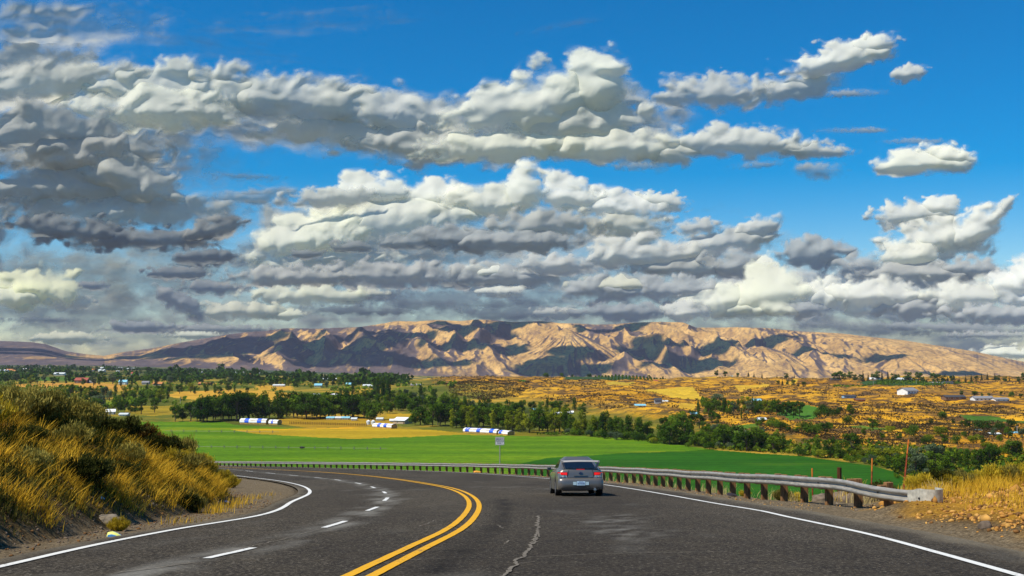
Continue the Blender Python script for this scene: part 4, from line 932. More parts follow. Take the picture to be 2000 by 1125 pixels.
    MB().box((0, 0, .24), (1.25, 3.9, .10), 0).build('underbody', M_trim, root)
    ex = MB(); ex.tube([(.50, -2.25, .25), (.50, -1.9, .25)], .05, 12); ex.build('exhaust_tip', M_chr, root, True)
    for s in (-1, 1):
        for y in WY:
            ty = MB(); rgs = []
            for x, r in ((.64, .25), (.64, .295), (.66, .312), (.84, .312), (.862, .295), (.866, .235), (.84, .225)):
                rgs.append([(s * x, y + r * math.cos(a), .312 + r * math.sin(a)) for a in np.linspace(0, 2 * math.pi, 25)[:-1]])
            w_ = ty.loft(rgs).build('wheel', M_tyre, root, True, 40)
            rm = MB(); rm.loft([[(s * x, y + r * math.cos(a), .312 + r * math.sin(a)) for a in np.linspace(0, 2 * math.pi, 21)[:-1]] for x, r in ((.70, .225), (.80, .225), (.855, .222), (.855, .20), (.80, .19))])
            for k in range(7):
                a = k * 2 * math.pi / 7; rm.box((s * .845, y + .11 * math.cos(a), .312 + .11 * math.sin(a)), (.03, .20, .03), 0, 0, 0, ('X', a))
            rm.tube([(s * .80, y, .312), (s * .862, y, .312)], .04, 10); rm.build('rim', M_rim, w_, True, 40)
build_car()

# ---------------------------------------------------------------- litter, stones and small debris beside the road
M_rock = simple('basalt_rock', (.14, .105, .075), .9, var=.5, scale=6, bump=.6)
M_grock = simple('grey_rock', (.22, .18, .13), .9, var=.4, scale=6, bump=.6)
M_stone = simple('ochre_stone', (.42, .20, .04), .9, var=.45, scale=3, bump=.3)
def rock(name, x, y, s, mat, label, sc=(1, .8, .65), seed=0, cat='rock', rz=0):
    v, f = ICO3; n = fbm(v[:, 0] * 1.3 + seed, v[:, 1] * 1.3 + v[:, 2] * 1.7, 4, seed); q = np.sign(v) * np.abs(v) ** .8
    V = q * (1 + .35 * n)[:, None] * np.array(sc) * s; c, si = math.cos(rz), math.sin(rz); V = np.c_[V[:, 0] * c - V[:, 1] * si, V[:, 0] * si + V[:, 1] * c, V[:, 2]]
    o = link(bpy.data.objects.new(name, np_mesh(name, V, f, mat))); o.location = (x, y, float(ground_z([x], [y])[0]) + s * sc[2] * .35); return tag(o, label, cat)
def gpt(px, py):   # a pixel onto the near ground surface (marched along the ray)
    dx, dz = ray(px, py); d = np.arange(8, 120, .05); g = ground_z(dx * d, d); h = dz * d - g; i = int(np.argmax(h < 0)) if (h < 0).any() else int(np.argmin(np.where((d > 12) & (d < 62), h / d, 9))); return float(dx * d[i]), float(d[i])
x, y = gpt(212, 1027); rock('rock', x, y, .2, M_grock, 'grey angular rock at the foot of the left bank beside a dry tuft', (1.2, .7, .75), 3)
x, y = gpt(1924, 1032); rock('rock', x, y, .105, M_rock, 'dark brown boulder among the ochre stones at the right roadside', (1.1, .9, .9), 5)
x, y = gpt(1725, 987); rock('rock', x, y, .10, M_stone, 'pale orange stone on the mound below the rail end', (1, .8, .8), 9)
x, y = gpt(1690, 968)
for i, (px, py, s) in enumerate(((1625,968,.34),(1665,963,.45),(1690,972,.36),(1720,965,.42),(1755,962,.3))):
    x, y = gpt(px, py); rock('rock', x, y + .8, s, M_rock, 'brown rock under the guardrail, %s from the left of the five' % ordinal(i), (1.2, .9, .7), 20 + i).__setitem__('group', 'rocks under the guardrail')
def litter(name, px, py, cols, size, label, sub=True):
    x, y = road_pt(px, py) if name == 'debris' else gpt(px, py); b = MB(); w, l, h = size
    prof = [(-.5, 0), (-.42, .8), (-.1, 1.0), (.2, .7), (.5, .15), (.45, 0)]
    b.loft([[(u * w * (1 - .3 * abs(t)), t * l * .5, v * h * (1 - .5 * t * t)) for u, v in prof] for t in np.linspace(-1, 1, 7)])
    o = b.build(name, simple(name + '_cover', cols[0], .5, var=.1), None, True)
    z = plane(y) if name == 'debris' else float(ground_z([x], [y])[0]); o.location = (float(x), float(y), float(z) + .02)
    if len(cols) > 1:
        MB().loft([[(u * w * 1.02 * (1 - .3 * abs(t)), t * l * .5, v * h * 1.03 * (1 - .5 * t * t) + .003) for u, v in prof] for t in np.linspace(-.95, -.2, 4)]).build('printed_patch', simple(name + '_patch', cols[1], .5, var=.1), o, True)
    return tag(o, label, 'litter')
litter('litter', 223, 1050, [(.10, .35, .75), (.75, .78, .2)], (.26, .16, .08), 'crumpled blue, white and yellow wrapper at the edge of the road')
litter('litter', 443, 983, [(.25, .55, .85)], (.16, .12, .06), 'small blue scrap of litter near the end of the left bank')
litter('litter', 199, 977, [(.6, .8, .9)], (.12, .1, .06), 'small pale scrap of litter caught in the grass of the left bank')
litter('debris', 932.5, 922.7, [(.75, .33, .04)], (.7, .5, .14), 'orange lump of debris on the gravel by the guardrail')
litter('debris', 1430, 968, [(.03, .02, .015)], (.34, .8, .07), 'strip of dark rubber lying on the right gravel shoulder')
# ---------------------------------------------------------------- vegetation near the road
def leaf_mat(name, a, b, c=None, scale=1.5, trans=.25, rough=.8):
    t = NT(name); n = t.noise(scale, 4, .6); 
    oi = t.n('ShaderNodeObjectInfo'); col = t.ramp(t.math('ADD', t.math('MULTIPLY', n, .75), t.math('MULTIPLY', oi.outputs['Random'], .25)), [(.3, a), (.52, c or tuple((x + y) / 2 for x, y in zip(a, b))), (.72, b)])
    d = t.n('ShaderNodeBsdfDiffuse'); t.l(col, d.inputs[0]); tl = t.n('ShaderNodeBsdfTranslucent'); t.l(col, tl.inputs[0])
    m = t.n('ShaderNodeMixShader'); m.inputs[0].default_value = trans; t.l(d.outputs[0], m.inputs[1]); t.l(tl.outputs[0], m.inputs[2]); t.l(m.outputs[0], t.out.inputs[0]); return t.m
M_bladegold = leaf_mat('dry_grass_blades', (.38, .22, .02), (.95, .66, .09), (.72, .45, .04), .8, .3)
M_bladepale = leaf_mat('pale_grass_blades', (.30, .22, .08), (.70, .55, .24), None, .8, .3)
M_sage = leaf_mat('sage_leaves', (.13, .11, .025), (.52, .44, .11), (.28, .235, .05), 2.5, .15)
M_sagegold = leaf_mat('golden_brush_leaves', (.26, .19, .02), (.80, .58, .06), (.50, .37, .03), 2.5, .2)
M_darkbrush = leaf_mat('dark_brush_leaves', (.018, .022, .006), (.10, .10, .025), (.05, .055, .012), 2.5, .15)
M_redbrush = leaf_mat('rust_brush_leaves', (.05, .028, .006), (.24, .13, .03), (.12, .06, .014), 2.5, .15)
M_twig = simple('twig_bark', (.07, .05, .03), .9)
def blades(X, Y, Z, H, Wd, lean, leanv, seed):
    """tapering bent blades as 2 quads + tip"""
    r = np.random.default_rng(seed); n = len(X); a = r.uniform(0, 2 * np.pi, n); wx, wy = np.cos(a) * Wd / 2, np.sin(a) * Wd / 2
    la = lean + r.normal(0, leanv, n); lb = r.normal(0, leanv, n) ; k = .35
    p = []
    for t, w in ((0, 1.), (.5, .8), (1., .25)):
        bx = la * H * t ** 1.7; by = lb * H * t ** 1.7; bz = H * t * (1 - .12 * t * np.abs(la))
        p += [np.stack([X + bx - wx * w, Y + by - wy * w, Z + bz], -1), np.stack([X + bx + wx * w, Y + by + wy * w, Z + bz], -1)]
    V = np.stack(p, 1).reshape(-1, 3); b = np.arange(n)[:, None] * 6
    return V, np.concatenate([b + [0, 1, 3, 2], b + [2, 3, 5, 4]])
def scatter_bank(n, seed, dens, xr=(-26, -7), yr=(12, 66)):
    r = np.random.default_rng(seed); X = r.uniform(*xr, n); Y = yr[0] + (yr[1] - yr[0]) * r.uniform(0, 1, n) ** .85
    sl = left_side(X, Y); k = sl > .15; X, Y, sl = X[k], Y[k], sl[k]; k = r.uniform(0, 1, len(X)) < dens(X, Y, sl); return X[k], Y[k], sl[k]
def build_bank_grass():
    # streaks of grass run down the slope, bare soil and gullies between them
    def dens(x, y, sl):
        st = fbm(x / 2.6 + y / 5.0, (y - x * .8) / 1.15, 3, 201); return np.clip((.50 + 2.1 * st) * smooth(-.1, .9, sl + .8 * st), 0, 1)
    X, Y, sl = scatter_bank(32000, 5, dens); r = np.random.default_rng(9)
    nb = 20; TX = np.repeat(X, nb) + r.normal(0, .085, len(X) * nb); TY = np.repeat(Y, nb) + r.normal(0, .085, len(X) * nb)
    hh = np.repeat(r.uniform(.16, .42, len(X)), nb) * r.uniform(.4, 1.15, len(TX)); Z = ground_z(TX, TY) - .02
    w = .010 + .011 * np.clip(TY / 45, 0, 1.5)
    o = link(bpy.data.objects.new('dry_grass', np_mesh('dry_grass', *blades(TX, TY, Z, hh, w, .42, .34, 3), M_bladegold))); tag(o, 'golden dry grass leaning right across the left cut bank', 'grass', kind='stuff')
    def d2(x, y, sl): return np.clip(.45 - 1.6 * fbm(x / 2.6 + y / 5.0, (y - x * .8) / 1.15, 3, 201), 0, 1) * smooth(.2, 1.2, sl)
    X, Y, sl = scatter_bank(15000, 15, d2); nb = 16
    TX = np.repeat(X, nb) + r.normal(0, .10, len(X) * nb); TY = np.repeat(Y, nb) + r.normal(0, .10, len(X) * nb); hh = r.uniform(.14, .46, len(TX))
    o = link(bpy.data.objects.new('weeds', np_mesh('weeds', *blades(TX, TY, ground_z(TX, TY) - .02, hh, .016 + 0 * TX, .25, .35, 4), M_darkbrush))); tag(o, 'low dark weeds between the golden grass on the left bank', 'weeds', kind='stuff')
    X, Y, sl = scatter_bank(9000, 25, lambda x, y, sl: smooth(.15, .5, sl) * smooth(3.2, 1.5, sl) * np.clip(.35 + .9 * fbm(x / 1.2, y / 1.2, 3, 215), 0, 1) * smooth(40, 30, y), (-11.5, -7.4), (12, 42)); nb = 12
    TX = np.repeat(X, nb) + r.normal(0, .07, len(X) * nb); TY = np.repeat(Y, nb) + r.normal(0, .07, len(X) * nb)
    o = link(bpy.data.objects.new('toe_grass', np_mesh('toe_grass', *blades(TX, TY, ground_z(TX, TY) - .02, r.uniform(.07, .24, len(TX)), .013 + 0 * TX, .3, .4, 14), M_sage))); tag(o, 'short olive grass along the toe of the left bank', 'grass', kind='stuff')
    # verge tufts along the gravel and right side grass
    pts = []
    for (px, py, m, h) in [(470,985,20,.3),(450,992,20,.3),(430,1000,22,.3),(415,1003,18,.28),(495,975,14,.25),(350,1022,14,.2),(520,968,8,.2),(1664,975,26,.75),(1668,980,14,.6),(1655,970,12,.4)]:
        x, y = gpt(px, py); pts += [(x + r.normal(0, .18), y + r.normal(0, .3), h * r.uniform(.6, 1.1)) for _ in range(m * 3)]
    n = 2600; x = r.uniform(9.5, 34, n); y = r.uniform(30, 44, n); k = (right_side(x, y) > .9) & (fbm(x / 2, y / 2, 3, 207) > -.18 - .3 * smooth(35, 40, y)) & (x - 9.2 > (34 - y) * .35); x, y = x[k], y[k]
    for a, b in zip(x, y): pts += [(a + r.normal(0, .13), b + r.normal(0, .13), r.uniform(.15, .45)) for _ in range(16)]
    n = 1500; x = r.uniform(8.6, 20, n); y = r.uniform(14, 31, n); k = (right_side(x, y) > 1.6) & (fbm(x / 1.5, y / 1.5, 3, 209) > .12)
    for a, b in zip(x[k], y[k]): pts += [(a + r.normal(0, .1), b + r.normal(0, .1), r.uniform(.1, .3)) for _ in range(12)]
    P = np.array(pts); o = link(bpy.data.objects.new('dry_grass', np_mesh('dry_grass', *blades(P[:, 0], P[:, 1], ground_z(P[:, 0], P[:, 1]) - .02, P[:, 2], .014 + 0 * P[:, 0], .12, .22, 6), M_bladegold))); tag(o, 'golden dry grass on the spoil bank to the right of the road', 'grass', kind='stuff')
    # behind the rail, just over the lip
    i = r.integers(20, 200, 420); p = RAIL[i] + normals2(RAIL)[i] * r.uniform(.9, 4, 420)[:, None]; k = fbm(p[:, 0] * 2, p[:, 1] / 2, 2, 211) > -.05; p = p[k]
    q = np.repeat(p, 16, 0) + r.normal(0, .15, (len(p) * 16, 2))
    o = link(bpy.data.objects.new('slope_weeds', np_mesh('slope_weeds', *blades(q[:, 0], q[:, 1], ground_z(q[:, 0], q[:, 1]) - .02, r.uniform(.15, .5, len(q)), .016 + 0 * q[:, 0], .1, .3, 8), M_bladepale))); tag(o, 'pale weeds on the drop behind the guardrail', 'weeds', kind='stuff')
build_bank_grass()

def shrub_proto(name, mat, h, w, n, seed, leaf=(.05, .012), up=.75, flat=.0):
    """woody twigs fanning out, each clothed in narrow leaves"""
    r = np.random.default_rng(seed); tw = MB(); V = []; Fq = []; nn = 0
    for i in range(26):
        a = r.uniform(0, 2 * math.pi); e = r.uniform(.15, 1.) ; L = h * r.uniform(.75, 1.05)
        p0 = Vector((r.normal(0, .04), r.normal(0, .04), -.05)); tip = Vector((math.cos(a) * w / 2 * e ** .7, math.sin(a) * w / 2 * e ** .7, L * (1 - .42 * e)))
        mid = p0.lerp(tip, .5) + Vector((math.cos(a), math.sin(a), 0)) * .06 * w
        tw.tube([p0, mid, tip], [.012, .008, .003], 4, False)
        m = n // 26; t = r.uniform(.22, 1.05, m) ** .8
        A = np.array(p0)[None] * ((1 - t) ** 2)[:, None] + 2 * (t * (1 - t))[:, None] * np.array(mid)[None] + (t ** 2)[:, None] * np.array(tip)[None]
        sp = (.05 + .16 * t)[:, None] * np.array([w, w, h * .8]) * .55; A = A + r.normal(0, 1, (m, 3)) * sp * .55; A[:, 2] = np.maximum(A[:, 2], .01)
        d = np.array(tip - p0)[None] * .6 / h + r.normal(0, .38, (m, 3)) + np.array([.12, 0, up]); d /= np.linalg.norm(d, axis=1)[:, None]
        s = np.cross(d, r.normal(0, 1, (m, 3))); s /= np.linalg.norm(s, axis=1)[:, None]
        L2 = leaf[0] * r.uniform(.6, 1.5, m)[:, None]; W2 = leaf[1] * r.uniform(.7, 1.4, m)[:, None]
        q = np.stack([A - s * W2 / 2, A + s * W2 / 2, A + d * L2 + s * W2 * .3, A + d * L2 - s * W2 * .3], 1).reshape(-1, 3); V.append(q); Fq.append(np.arange(m * 4).reshape(-1, 4) + nn); nn += m * 4
    root = empty(name, (0, 0, -500)); tw.build('stem', M_twig, root); link(bpy.data.objects.new('foliage', np_mesh('foliage', np.concatenate(V), np.concatenate(Fq), mat)), root)
    return root
PR = {}
for key, mat, h, w, n, leaf in (('sage', M_sage, .85, 1.15, 5200, (.075, .020)), ('gold', M_sagegold, .75, 1.2, 5200, (.085, .018)), ('dark', M_darkbrush, .8, 1.2, 5200, (.065, .024)), ('rust', M_redbrush, 1.0, 1.5, 9000, (.055, .026))):
    PR[key] = [shrub_proto('sagebrush' if key != 'rust' else 'rusty_shrub', mat, h, w, n, 40 + i + len(key), leaf) for i in range(2 if key != 'rust' else 1)]
FZ = {k: [freeze(p) for p in v] for k, v in PR.items()}; USED = set()
def put(key, x, y, s, cat='shrub', sink=.03, sz=1.0):
    i = random.randrange(len(FZ[key])); t = FZ[key][i]
    if (key, i) not in USED: o = t[0]; USED.add((key, i))
    else: o = copy_tree(t)
    o.location = (x, y, float(ground_z([x], [y])[0]) - sink); o.scale = (s, s, s * sz); o.rotation_euler = (0, 0, random.uniform(0, 6.28)); o['category'] = cat; return o
NAMEK = {'sage': 'grey-green sagebrush', 'gold': 'golden brush', 'dark': 'dark green brush', 'rust': 'rust-brown shrub'}
def label_rows(L, place, group=None, keyf=lambda o: px_of(o)):
    """L: list of (object, kind words). Each gets a label that names its kind, place and rank from the left"""
    by = {}
    for o, k in L: by.setdefault(k, []).append(o)
    for k, os_ in by.items():
        os_.sort(key=keyf)
        for i, o in enumerate(os_):
            o['label'] = ('%s %s' % (k, place)) if len(os_) == 1 else ('%s %s, %s from left' % (k, place, ordinal(i)))
            if group: o['group'] = group
def build_bank_shrubs():
    r = np.random.default_rng(77); top, mid, tip = [], [], []
    pts = []
    def far_enough(x, y, dmin): return all((x - a) ** 2 + (y - b) ** 2 > dmin ** 2 for a, b in pts)
    # crest shrubs (they make the skyline of the bank)
    for px, py, key, s in [(12,775,'sage',1.25),(40,775,'sage',1.3),(62,782,'dark',1.2),(85,790,'sage',1.3),(110,795,'dark',1.5),(140,805,'sage',1.3),(165,812,'sage',1.2),(190,822,'dark',1.3),(205,832,'sage',1.1),(228,838,'sage',1.0),(250,850,'dark',1.1),(275,850,'rust',.85),(300,868,'rust',.8),(318,874,'rust',.6),(330,885,'dark',1.0),(350,892,'sage',1.25),(372,905,'gold',1.0),(392,915,'gold',1.15),(415,925,'sage',1.2),(436,937,'gold',1.25),(452,945,'gold',.9),(360,920,'sage',1.0),(340,905,'gold',.9)]:
        x, y = gpt(px, py + 8); pts.append((x, y)); o = put(key, x, y, s * .82 * r.uniform(.9, 1.1)); (top if px < 345 else tip).append((o, ('large ' if s > 1.25 else 'small ' if s < .95 else '') + NAMEK[key]))
    tries = 0
    while len(mid) < 120 and tries < 4000:
        tries += 1; x = r.uniform(-17, -8.0); y = 13 + 40 * r.uniform(0, 1) ** 1.1
        sl = float(left_side(np.array([x]), np.array([y]))[0])
        if sl < .9 or not far_enough(x, y, .85): continue
        st = float(fbm(np.array([x / 2.6 + y / 5.0]), np.array([(y - x * .8) / 1.15]), 3, 201)[0])
        if st > .10: continue
        key = random.choice(['dark', 'dark', 'dark', 'sage', 'sage', 'gold']); s = r.uniform(.45, 1.0) * (1.1 if sl > 3 else .8); pts.append((x, y)); o = put(key, x, y, s); mid.append((o, ('large ' if s > .8 else 'small ' if s < .55 else '') + NAMEK[key]))
    for px, py, key, s in [(232,1037,'gold',.36),(380,1000,'sage',.5),(365,992,'dark',.5)]:
        x, y = gpt(px, py); o = put(key, x, y, s); o['label'] = {232: 'pale dry tuft at the roadside beside the grey rock', 380: 'small grey-green plant low on the end of the bank', 365: 'small dark plant low on the end of the bank'}[px]
    label_rows(top, 'on the crest of the left bank', 'shrubs on the crest of the left bank')
    label_rows(mid, 'on the slope of the left bank', 'shrubs on the slope of the left bank')
    label_rows(tip, 'at the far end of the left bank', 'shrubs at the far end of the left bank')
    rt = []
    for px, py, key, s in [(1722,944,'dark',.75),(1668,941,'dark',.5),(1836,928,'dark',.85),(1850,937,'gold',.7),(1880,932,'sage',.7),(1800,938,'gold',.8),(1940,930,'gold',.8),(1975,942,'sage',.7),(1905,947,'gold',.6),(1990,918,'gold',.9)]:
        x, y = gpt(px, py); o = put(key, x, y, s); rt.append((o, ('large ' if s > 1.05 else 'small ' if s < .8 else '') + NAMEK[key]))
    label_rows(rt, 'on the grassy bank right of the road', 'shrubs right of the road')
    bh = []
    for px, d, key, s in [(1525,38.2,'sage',.55),(1545,38.6,'gold',.6),(1575,38,'gold',.5),(1450,44,'gold',.4)]:
        o = put(key, (px - 1000) / F * d, d, s); bh.append((o, ('small ' if s < .55 else '') + NAMEK[key]))
    label_rows(bh, 'seen under the guardrail', 'shrubs seen under the guardrail')
build_bank_shrubs()

def rocks_stuff(name, X, Y, S, mats, label, seed):
    r = np.random.default_rng(seed); v, f = ICO1; n = len(X); Z = ground_z(X, Y)
    sc = r.uniform(.55, 1.25, (n, 3)) * S[:, None]; J = 1 + r.uniform(-.28, .28, (n, len(v)))
    a = r.uniform(0, 6.28, n); c, s = np.cos(a), np.sin(a)
    P = v[None] * J[..., None] * sc[:, None]; P = np.stack([P[..., 0] * c[:, None] - P[..., 1] * s[:, None] + X[:, None], P[..., 0] * s[:, None] + P[..., 1] * c[:, None] + Y[:, None], P[..., 2] * .8 + (Z + S * .25)[:, None]], -1)
    Fc = (f[None] + (np.arange(n) * len(v))[:, None, None]).reshape(-1, 3); mi = np.repeat(r.integers(0, len(mats), n), len(f))
    o = link(bpy.data.objects.new(name, np_mesh(name, P.reshape(-1, 3), Fc, mats, False, mi))); return tag(o, label, name.replace('_', ' '), kind='stuff')
def build_stones():
    r = np.random.default_rng(55)
    M2 = simple('pale_stone', (.46, .25, .06), .9, var=.5, scale=3); M3 = simple('brown_stone', (.16, .075, .02), .9, var=.4, scale=3)
    n = 90000; x = r.uniform(7.8, 20, n); y = r.uniform(13, 36, n); sr = right_side(x, y); dn = smooth(.1, 1.0, sr) * (.16 + .84 * np.maximum(smooth(25, 18, y), smooth(10.5, 12.5, x))) * np.clip(.45 + 1.3 * fbm(x, y, 3, 56), 0, 1)
    k = r.uniform(0, 1, n) < dn; rocks_stuff('loose_stones', x[k], y[k], np.exp(r.normal(-3.8, .6, k.sum())), [M_stone, M2, M3], 'loose ochre stones spilling down the bank at the right', 57)
    n = 5200; y = r.uniform(13, 56, n); xf = np.interp(y, L_foot[:, 1], L_foot[:, 0]); x = xf + r.normal(0, .9, n) - .2; keep = (left_side(x, y) > -1.2) & ~in_poly(x, y, ROAD_poly); x, y = x[keep], y[keep]
    rocks_stuff('gravel', x, y, np.exp(r.normal(-4.1, .4, len(x))), [M3, M_rock, M_rock], 'brown gravel and clods along the foot of the left bank', 58)
    n = 2500; i = r.integers(10, 260, n); p = RAIL[i] - normals2(RAIL)[i] * r.uniform(-1.0, 2.2, n)[:, None]; rocks_stuff('gravel', p[:, 0], p[:, 1], np.exp(r.normal(-4.1, .4, n)), [M_grock, M_rock, M2], 'grey gravel on the shoulder in front of the guardrail', 59)
build_stones()
# ---------------------------------------------------------------- trees
M_bark = simple('tree_bark', (.10, .075, .05), .9, var=.3, scale=3)
M_leaf = {
 'dark': leaf_mat('dark_leaves', (.016, .045, .005), (.12, .19, .018), (.050, .10, .009), .22, .2),
 'mid': leaf_mat('green_leaves', (.030, .075, .005), (.20, .28, .02), (.085, .15, .010), .22, .2),
 'yellow': leaf_mat('yellow_green_leaves', (.09, .12, .006), (.38, .38, .025), (.20, .23, .012), .22, .2),
 'grey': leaf_mat('silvery_leaves', (.045, .075, .035), (.19, .24, .12), (.10, .14, .065), .22, .2),
 'conifer': leaf_mat('conifer_needles', (.008, .022, .008), (.04, .075, .02), (.018, .042, .012), .22, .1),
}
def leaf_cloud(blobs, n, size, seed, droop=.3):
    """n leaf faces spread through and over several clumps"""
    r = np.random.default_rng(seed); B = np.array(blobs); vol = (B[:, 3] * B[:, 4] * B[:, 5]) ** .67; cnt = np.maximum(12, (n * vol / vol.sum())).astype(int); out = []
    for (cx, cy, cz, rx, ry, rz), c in zip(B, cnt):
        d = r.normal(0, 1, (c, 3)); d /= np.linalg.norm(d, axis=1)[:, None]; rad = r.uniform(.35, 1.08, c) ** .5
        rad *= 1 + .22 * fbm(d[:, 0] * 2.2 + cx, d[:, 2] * 2.2 + d[:, 1] * 1.9 + cz, 2, seed)
        out.append(np.c_[cx + d[:, 0] * rx * rad, cy + d[:, 1] * ry * rad, cz + d[:, 2] * rz * rad, d])
    P = np.concatenate(out); m = len(P); nrm = P[:, 3:] + r.normal(0, .55, (m, 3)); nrm /= np.linalg.norm(nrm, axis=1)[:, None]
    a = np.cross(nrm, r.normal(0, 1, (m, 3))); a /= np.linalg.norm(a, axis=1)[:, None]; b = np.cross(nrm, a); s = size * r.uniform(.55, 1.35, (m, 1))
    q = np.stack([P[:, :3] - a * s * .5, P[:, :3] + b * s * .38, P[:, :3] + a * s * .5, P[:, :3] - b * s * .38], 1).reshape(-1, 3)
    q = q + r.normal(0, .08 * size, q.shape); return q, np.arange(m * 4).reshape(-1, 4)
def tree_proto(name, kind, shape, seed):
    """crown height 1 tree = 10 m tall; scaled on placing"""
    r = random.Random(seed); root = empty(name, (0, 0, -900)); tb = MB(); bl = []
    H = 10.
    if shape == 'round':
        tb.tube([(0, 0, -.4), (r.uniform(-.1, .1), 0, 1.6), (r.uniform(-.3, .3), r.uniform(-.2, .2), 4.6), (r.uniform(-.4, .4), 0, 7.5)], [.34, .27, .2, .06], 7)
        for i in range(15):
            a = i * 2.4 + r.uniform(-.4, .4); z = r.uniform(2.4, 8.9); e = math.sin(math.pi * min(1, (z - .6) / 10.4)) ** .7 * 3.3 * r.uniform(.55, 1.0); s = r.uniform(1.0, 1.9) * (1 - .25 * (z > 8))
            bl.append((e * math.cos(a) * .8, e * math.sin(a) * .8, z, s, s, s * r.uniform(.65, .95)))
            if i % 2 == 0: tb.tube([(0, 0, z * .45), (e * .4 * math.cos(a), e * .4 * math.sin(a), z * .75), (e * .7 * math.cos(a), e * .7 * math.sin(a), z)], [.13, .08, .03], 5, False)
        n, sz = 2000, .50
    elif shape == 'tall':
        tb.tube([(0, 0, -.4), (.1, 0, 3), (r.uniform(-.2, .2), 0, 8.6)], [.26, .2, .05], 7)
        for i in range(13):
            a = i * 2.4; z = 1.6 + 7.6 * i / 12; e = r.uniform(.3, 1.1) * (1 - .5 * (z > 8)); s = r.uniform(.75, 1.25) * (1 - .3 * (z > 8.4)); bl.append((e * math.cos(a), e * math.sin(a), z, s, s, s * 1.15))
            if i % 3 == 0: tb.tube([(0, 0, z * .6), (e * math.cos(a), e * math.sin(a), z)], [.1, .03], 5, False)
        n, sz = 1500, .42
    elif shape == 'poplar':
        tb.tube([(0, 0, -.4), (0, 0, 8.8)], [.2, .04], 6)
        for i in range(11):
            z = 1.0 + 8.3 * i / 10; s = .85 * math.sin(math.pi * (i + 1.6) / 12.5) ** .6; bl.append((r.uniform(-.12, .12), r.uniform(-.12, .12), z, s, s, .95))
        n, sz = 1100, .34
    elif shape == 'conifer':
        tb.tube([(0, 0, -.4), (0, 0, 9.6)], [.24, .03], 6)
        for i in range(12):
            z = .9 + 8.7 * i / 11; w = 2.0 * (1 - i / 11.6) + .12
            for k in range(4 if i < 8 else 2):
                a = k * 1.57 + i * .7; bl.append((w * .45 * math.cos(a), w * .45 * math.sin(a), z, w * .55, w * .55, .42))
        n, sz = 1300, .36
    else:
        tb.tube([(0, 0, -.4), (0, 0, 2.), (.3, .2, 5)], [.3, .22, .08], 6); tb.tube([(0, 0, .4), (-1.5, .4, 4)], [.2, .06], 5, False)
        for i in range(8):
            a = i * 2.4; z = r.uniform(2.6, 6.6); e = r.uniform(.6, 4.3); s = r.uniform(1.8, 2.9); bl.append((e * math.cos(a), e * math.sin(a), z, s * 1.1, s * 1.1, s * .9))
        n, sz = 1300, .75
    tb.build('trunk', M_bark, root, True); link(bpy.data.objects.new('crown', np_mesh('crown', *leaf_cloud(bl, n, sz, seed), M_leaf[kind])), root)
    return root
KN = {'round': 'cottonwood_tree', 'tall': 'tree', 'poplar': 'poplar_tree', 'conifer': 'conifer_tree', 'bush': 'bush'}
KC = {'round': 'tree', 'tall': 'tree', 'poplar': 'tree', 'conifer': 'tree', 'bush': 'bush'}
TP = {}
for sh, kinds, k in (('round', ('dark', 'mid', 'yellow', 'grey'), 2), ('tall', ('dark', 'mid', 'yellow'), 2), ('poplar', ('dark', 'mid'), 1), ('conifer', ('conifer',), 2), ('bush', ('dark', 'mid', 'yellow', 'grey'), 1)):
    for kd in kinds: TP[sh, kd] = [freeze(tree_proto(KN[sh], kd, sh, 300 + len(TP) * 7 + j)) for j in range(k)]
PSET = set()
KD = {'dark': 'dark', 'mid': 'green', 'yellow': 'yellowish', 'grey': 'silvery', 'conifer': 'dark'}
SHN = {'round': 'broad tree', 'tall': 'slender tree', 'poplar': 'columnar poplar', 'conifer': 'conifer', 'bush': 'bush'}
def plant(sh, kd, px, py, hpx, wide=1.0):
    X, Y = floor_pt(px, py); X, Y = float(X), float(Y); h = hpx * Y / F
    L = TP[sh, kd]; i = random.randrange(len(L)); key = (sh, kd, i); t = L[i]
    if key in PSET: o = copy_tree(t)
    else: PSET.add(key); o = t[0]
    s = h / (10. if sh != 'bush' else 8.2); o.location = (X, Y, float(ground_z([X], [Y])[0]) - .03 * h); o.scale = (s * wide, s * wide, s); o.rotation_euler = (0, 0, random.uniform(0, 6.28)); o['category'] = KC[sh]; return o
def row(place, group, pts, kinds, n, hr, jy=1.5, seed=0, wide=(.85, 1.2)):
    """n trees along a pixel polyline of foot points"""
    r = random.Random(seed or hash(place) % 999); P = np.array(pts, float); xs = np.linspace(P[0, 0], P[-1, 0], n) if n > 1 else [P[:, 0].mean()]; L = []
    for x in xs:
        x = x + r.uniform(-.5, .5) * (P[-1, 0] - P[0, 0]) / max(n, 1) * .8; y = float(np.interp(x, P[:, 0], P[:, 1])) + r.uniform(-jy, jy); sh, kd = r.choice(kinds); h = r.uniform(*hr) * (.5 if sh == 'bush' and hr[0] > 18 else 1)
        o = plant(sh, kd, x, y, h * 1.15, r.uniform(*wide)); L.append((o, '%s %s' % (KD[kd], SHN[sh])))
    label_rows(L, place, group)
R_, T_, B_, PO, CO = 'round', 'tall', 'bush', 'poplar', 'conifer'
dk = [(R_, 'dark'), (R_, 'dark'), (R_, 'mid'), (R_, 'grey'), (R_, 'yellow'), (T_, 'dark')]; mx = [(R_, 'dark'), (R_, 'mid'), (R_, 'yellow'), (T_, 'mid')]; yl = [(R_, 'yellow'), (T_, 'yellow'), (R_, 'mid'), (T_, 'mid')]; bs = [(B_, 'dark'), (B_, 'mid'), (B_, 'yellow'), (B_, 'grey')]
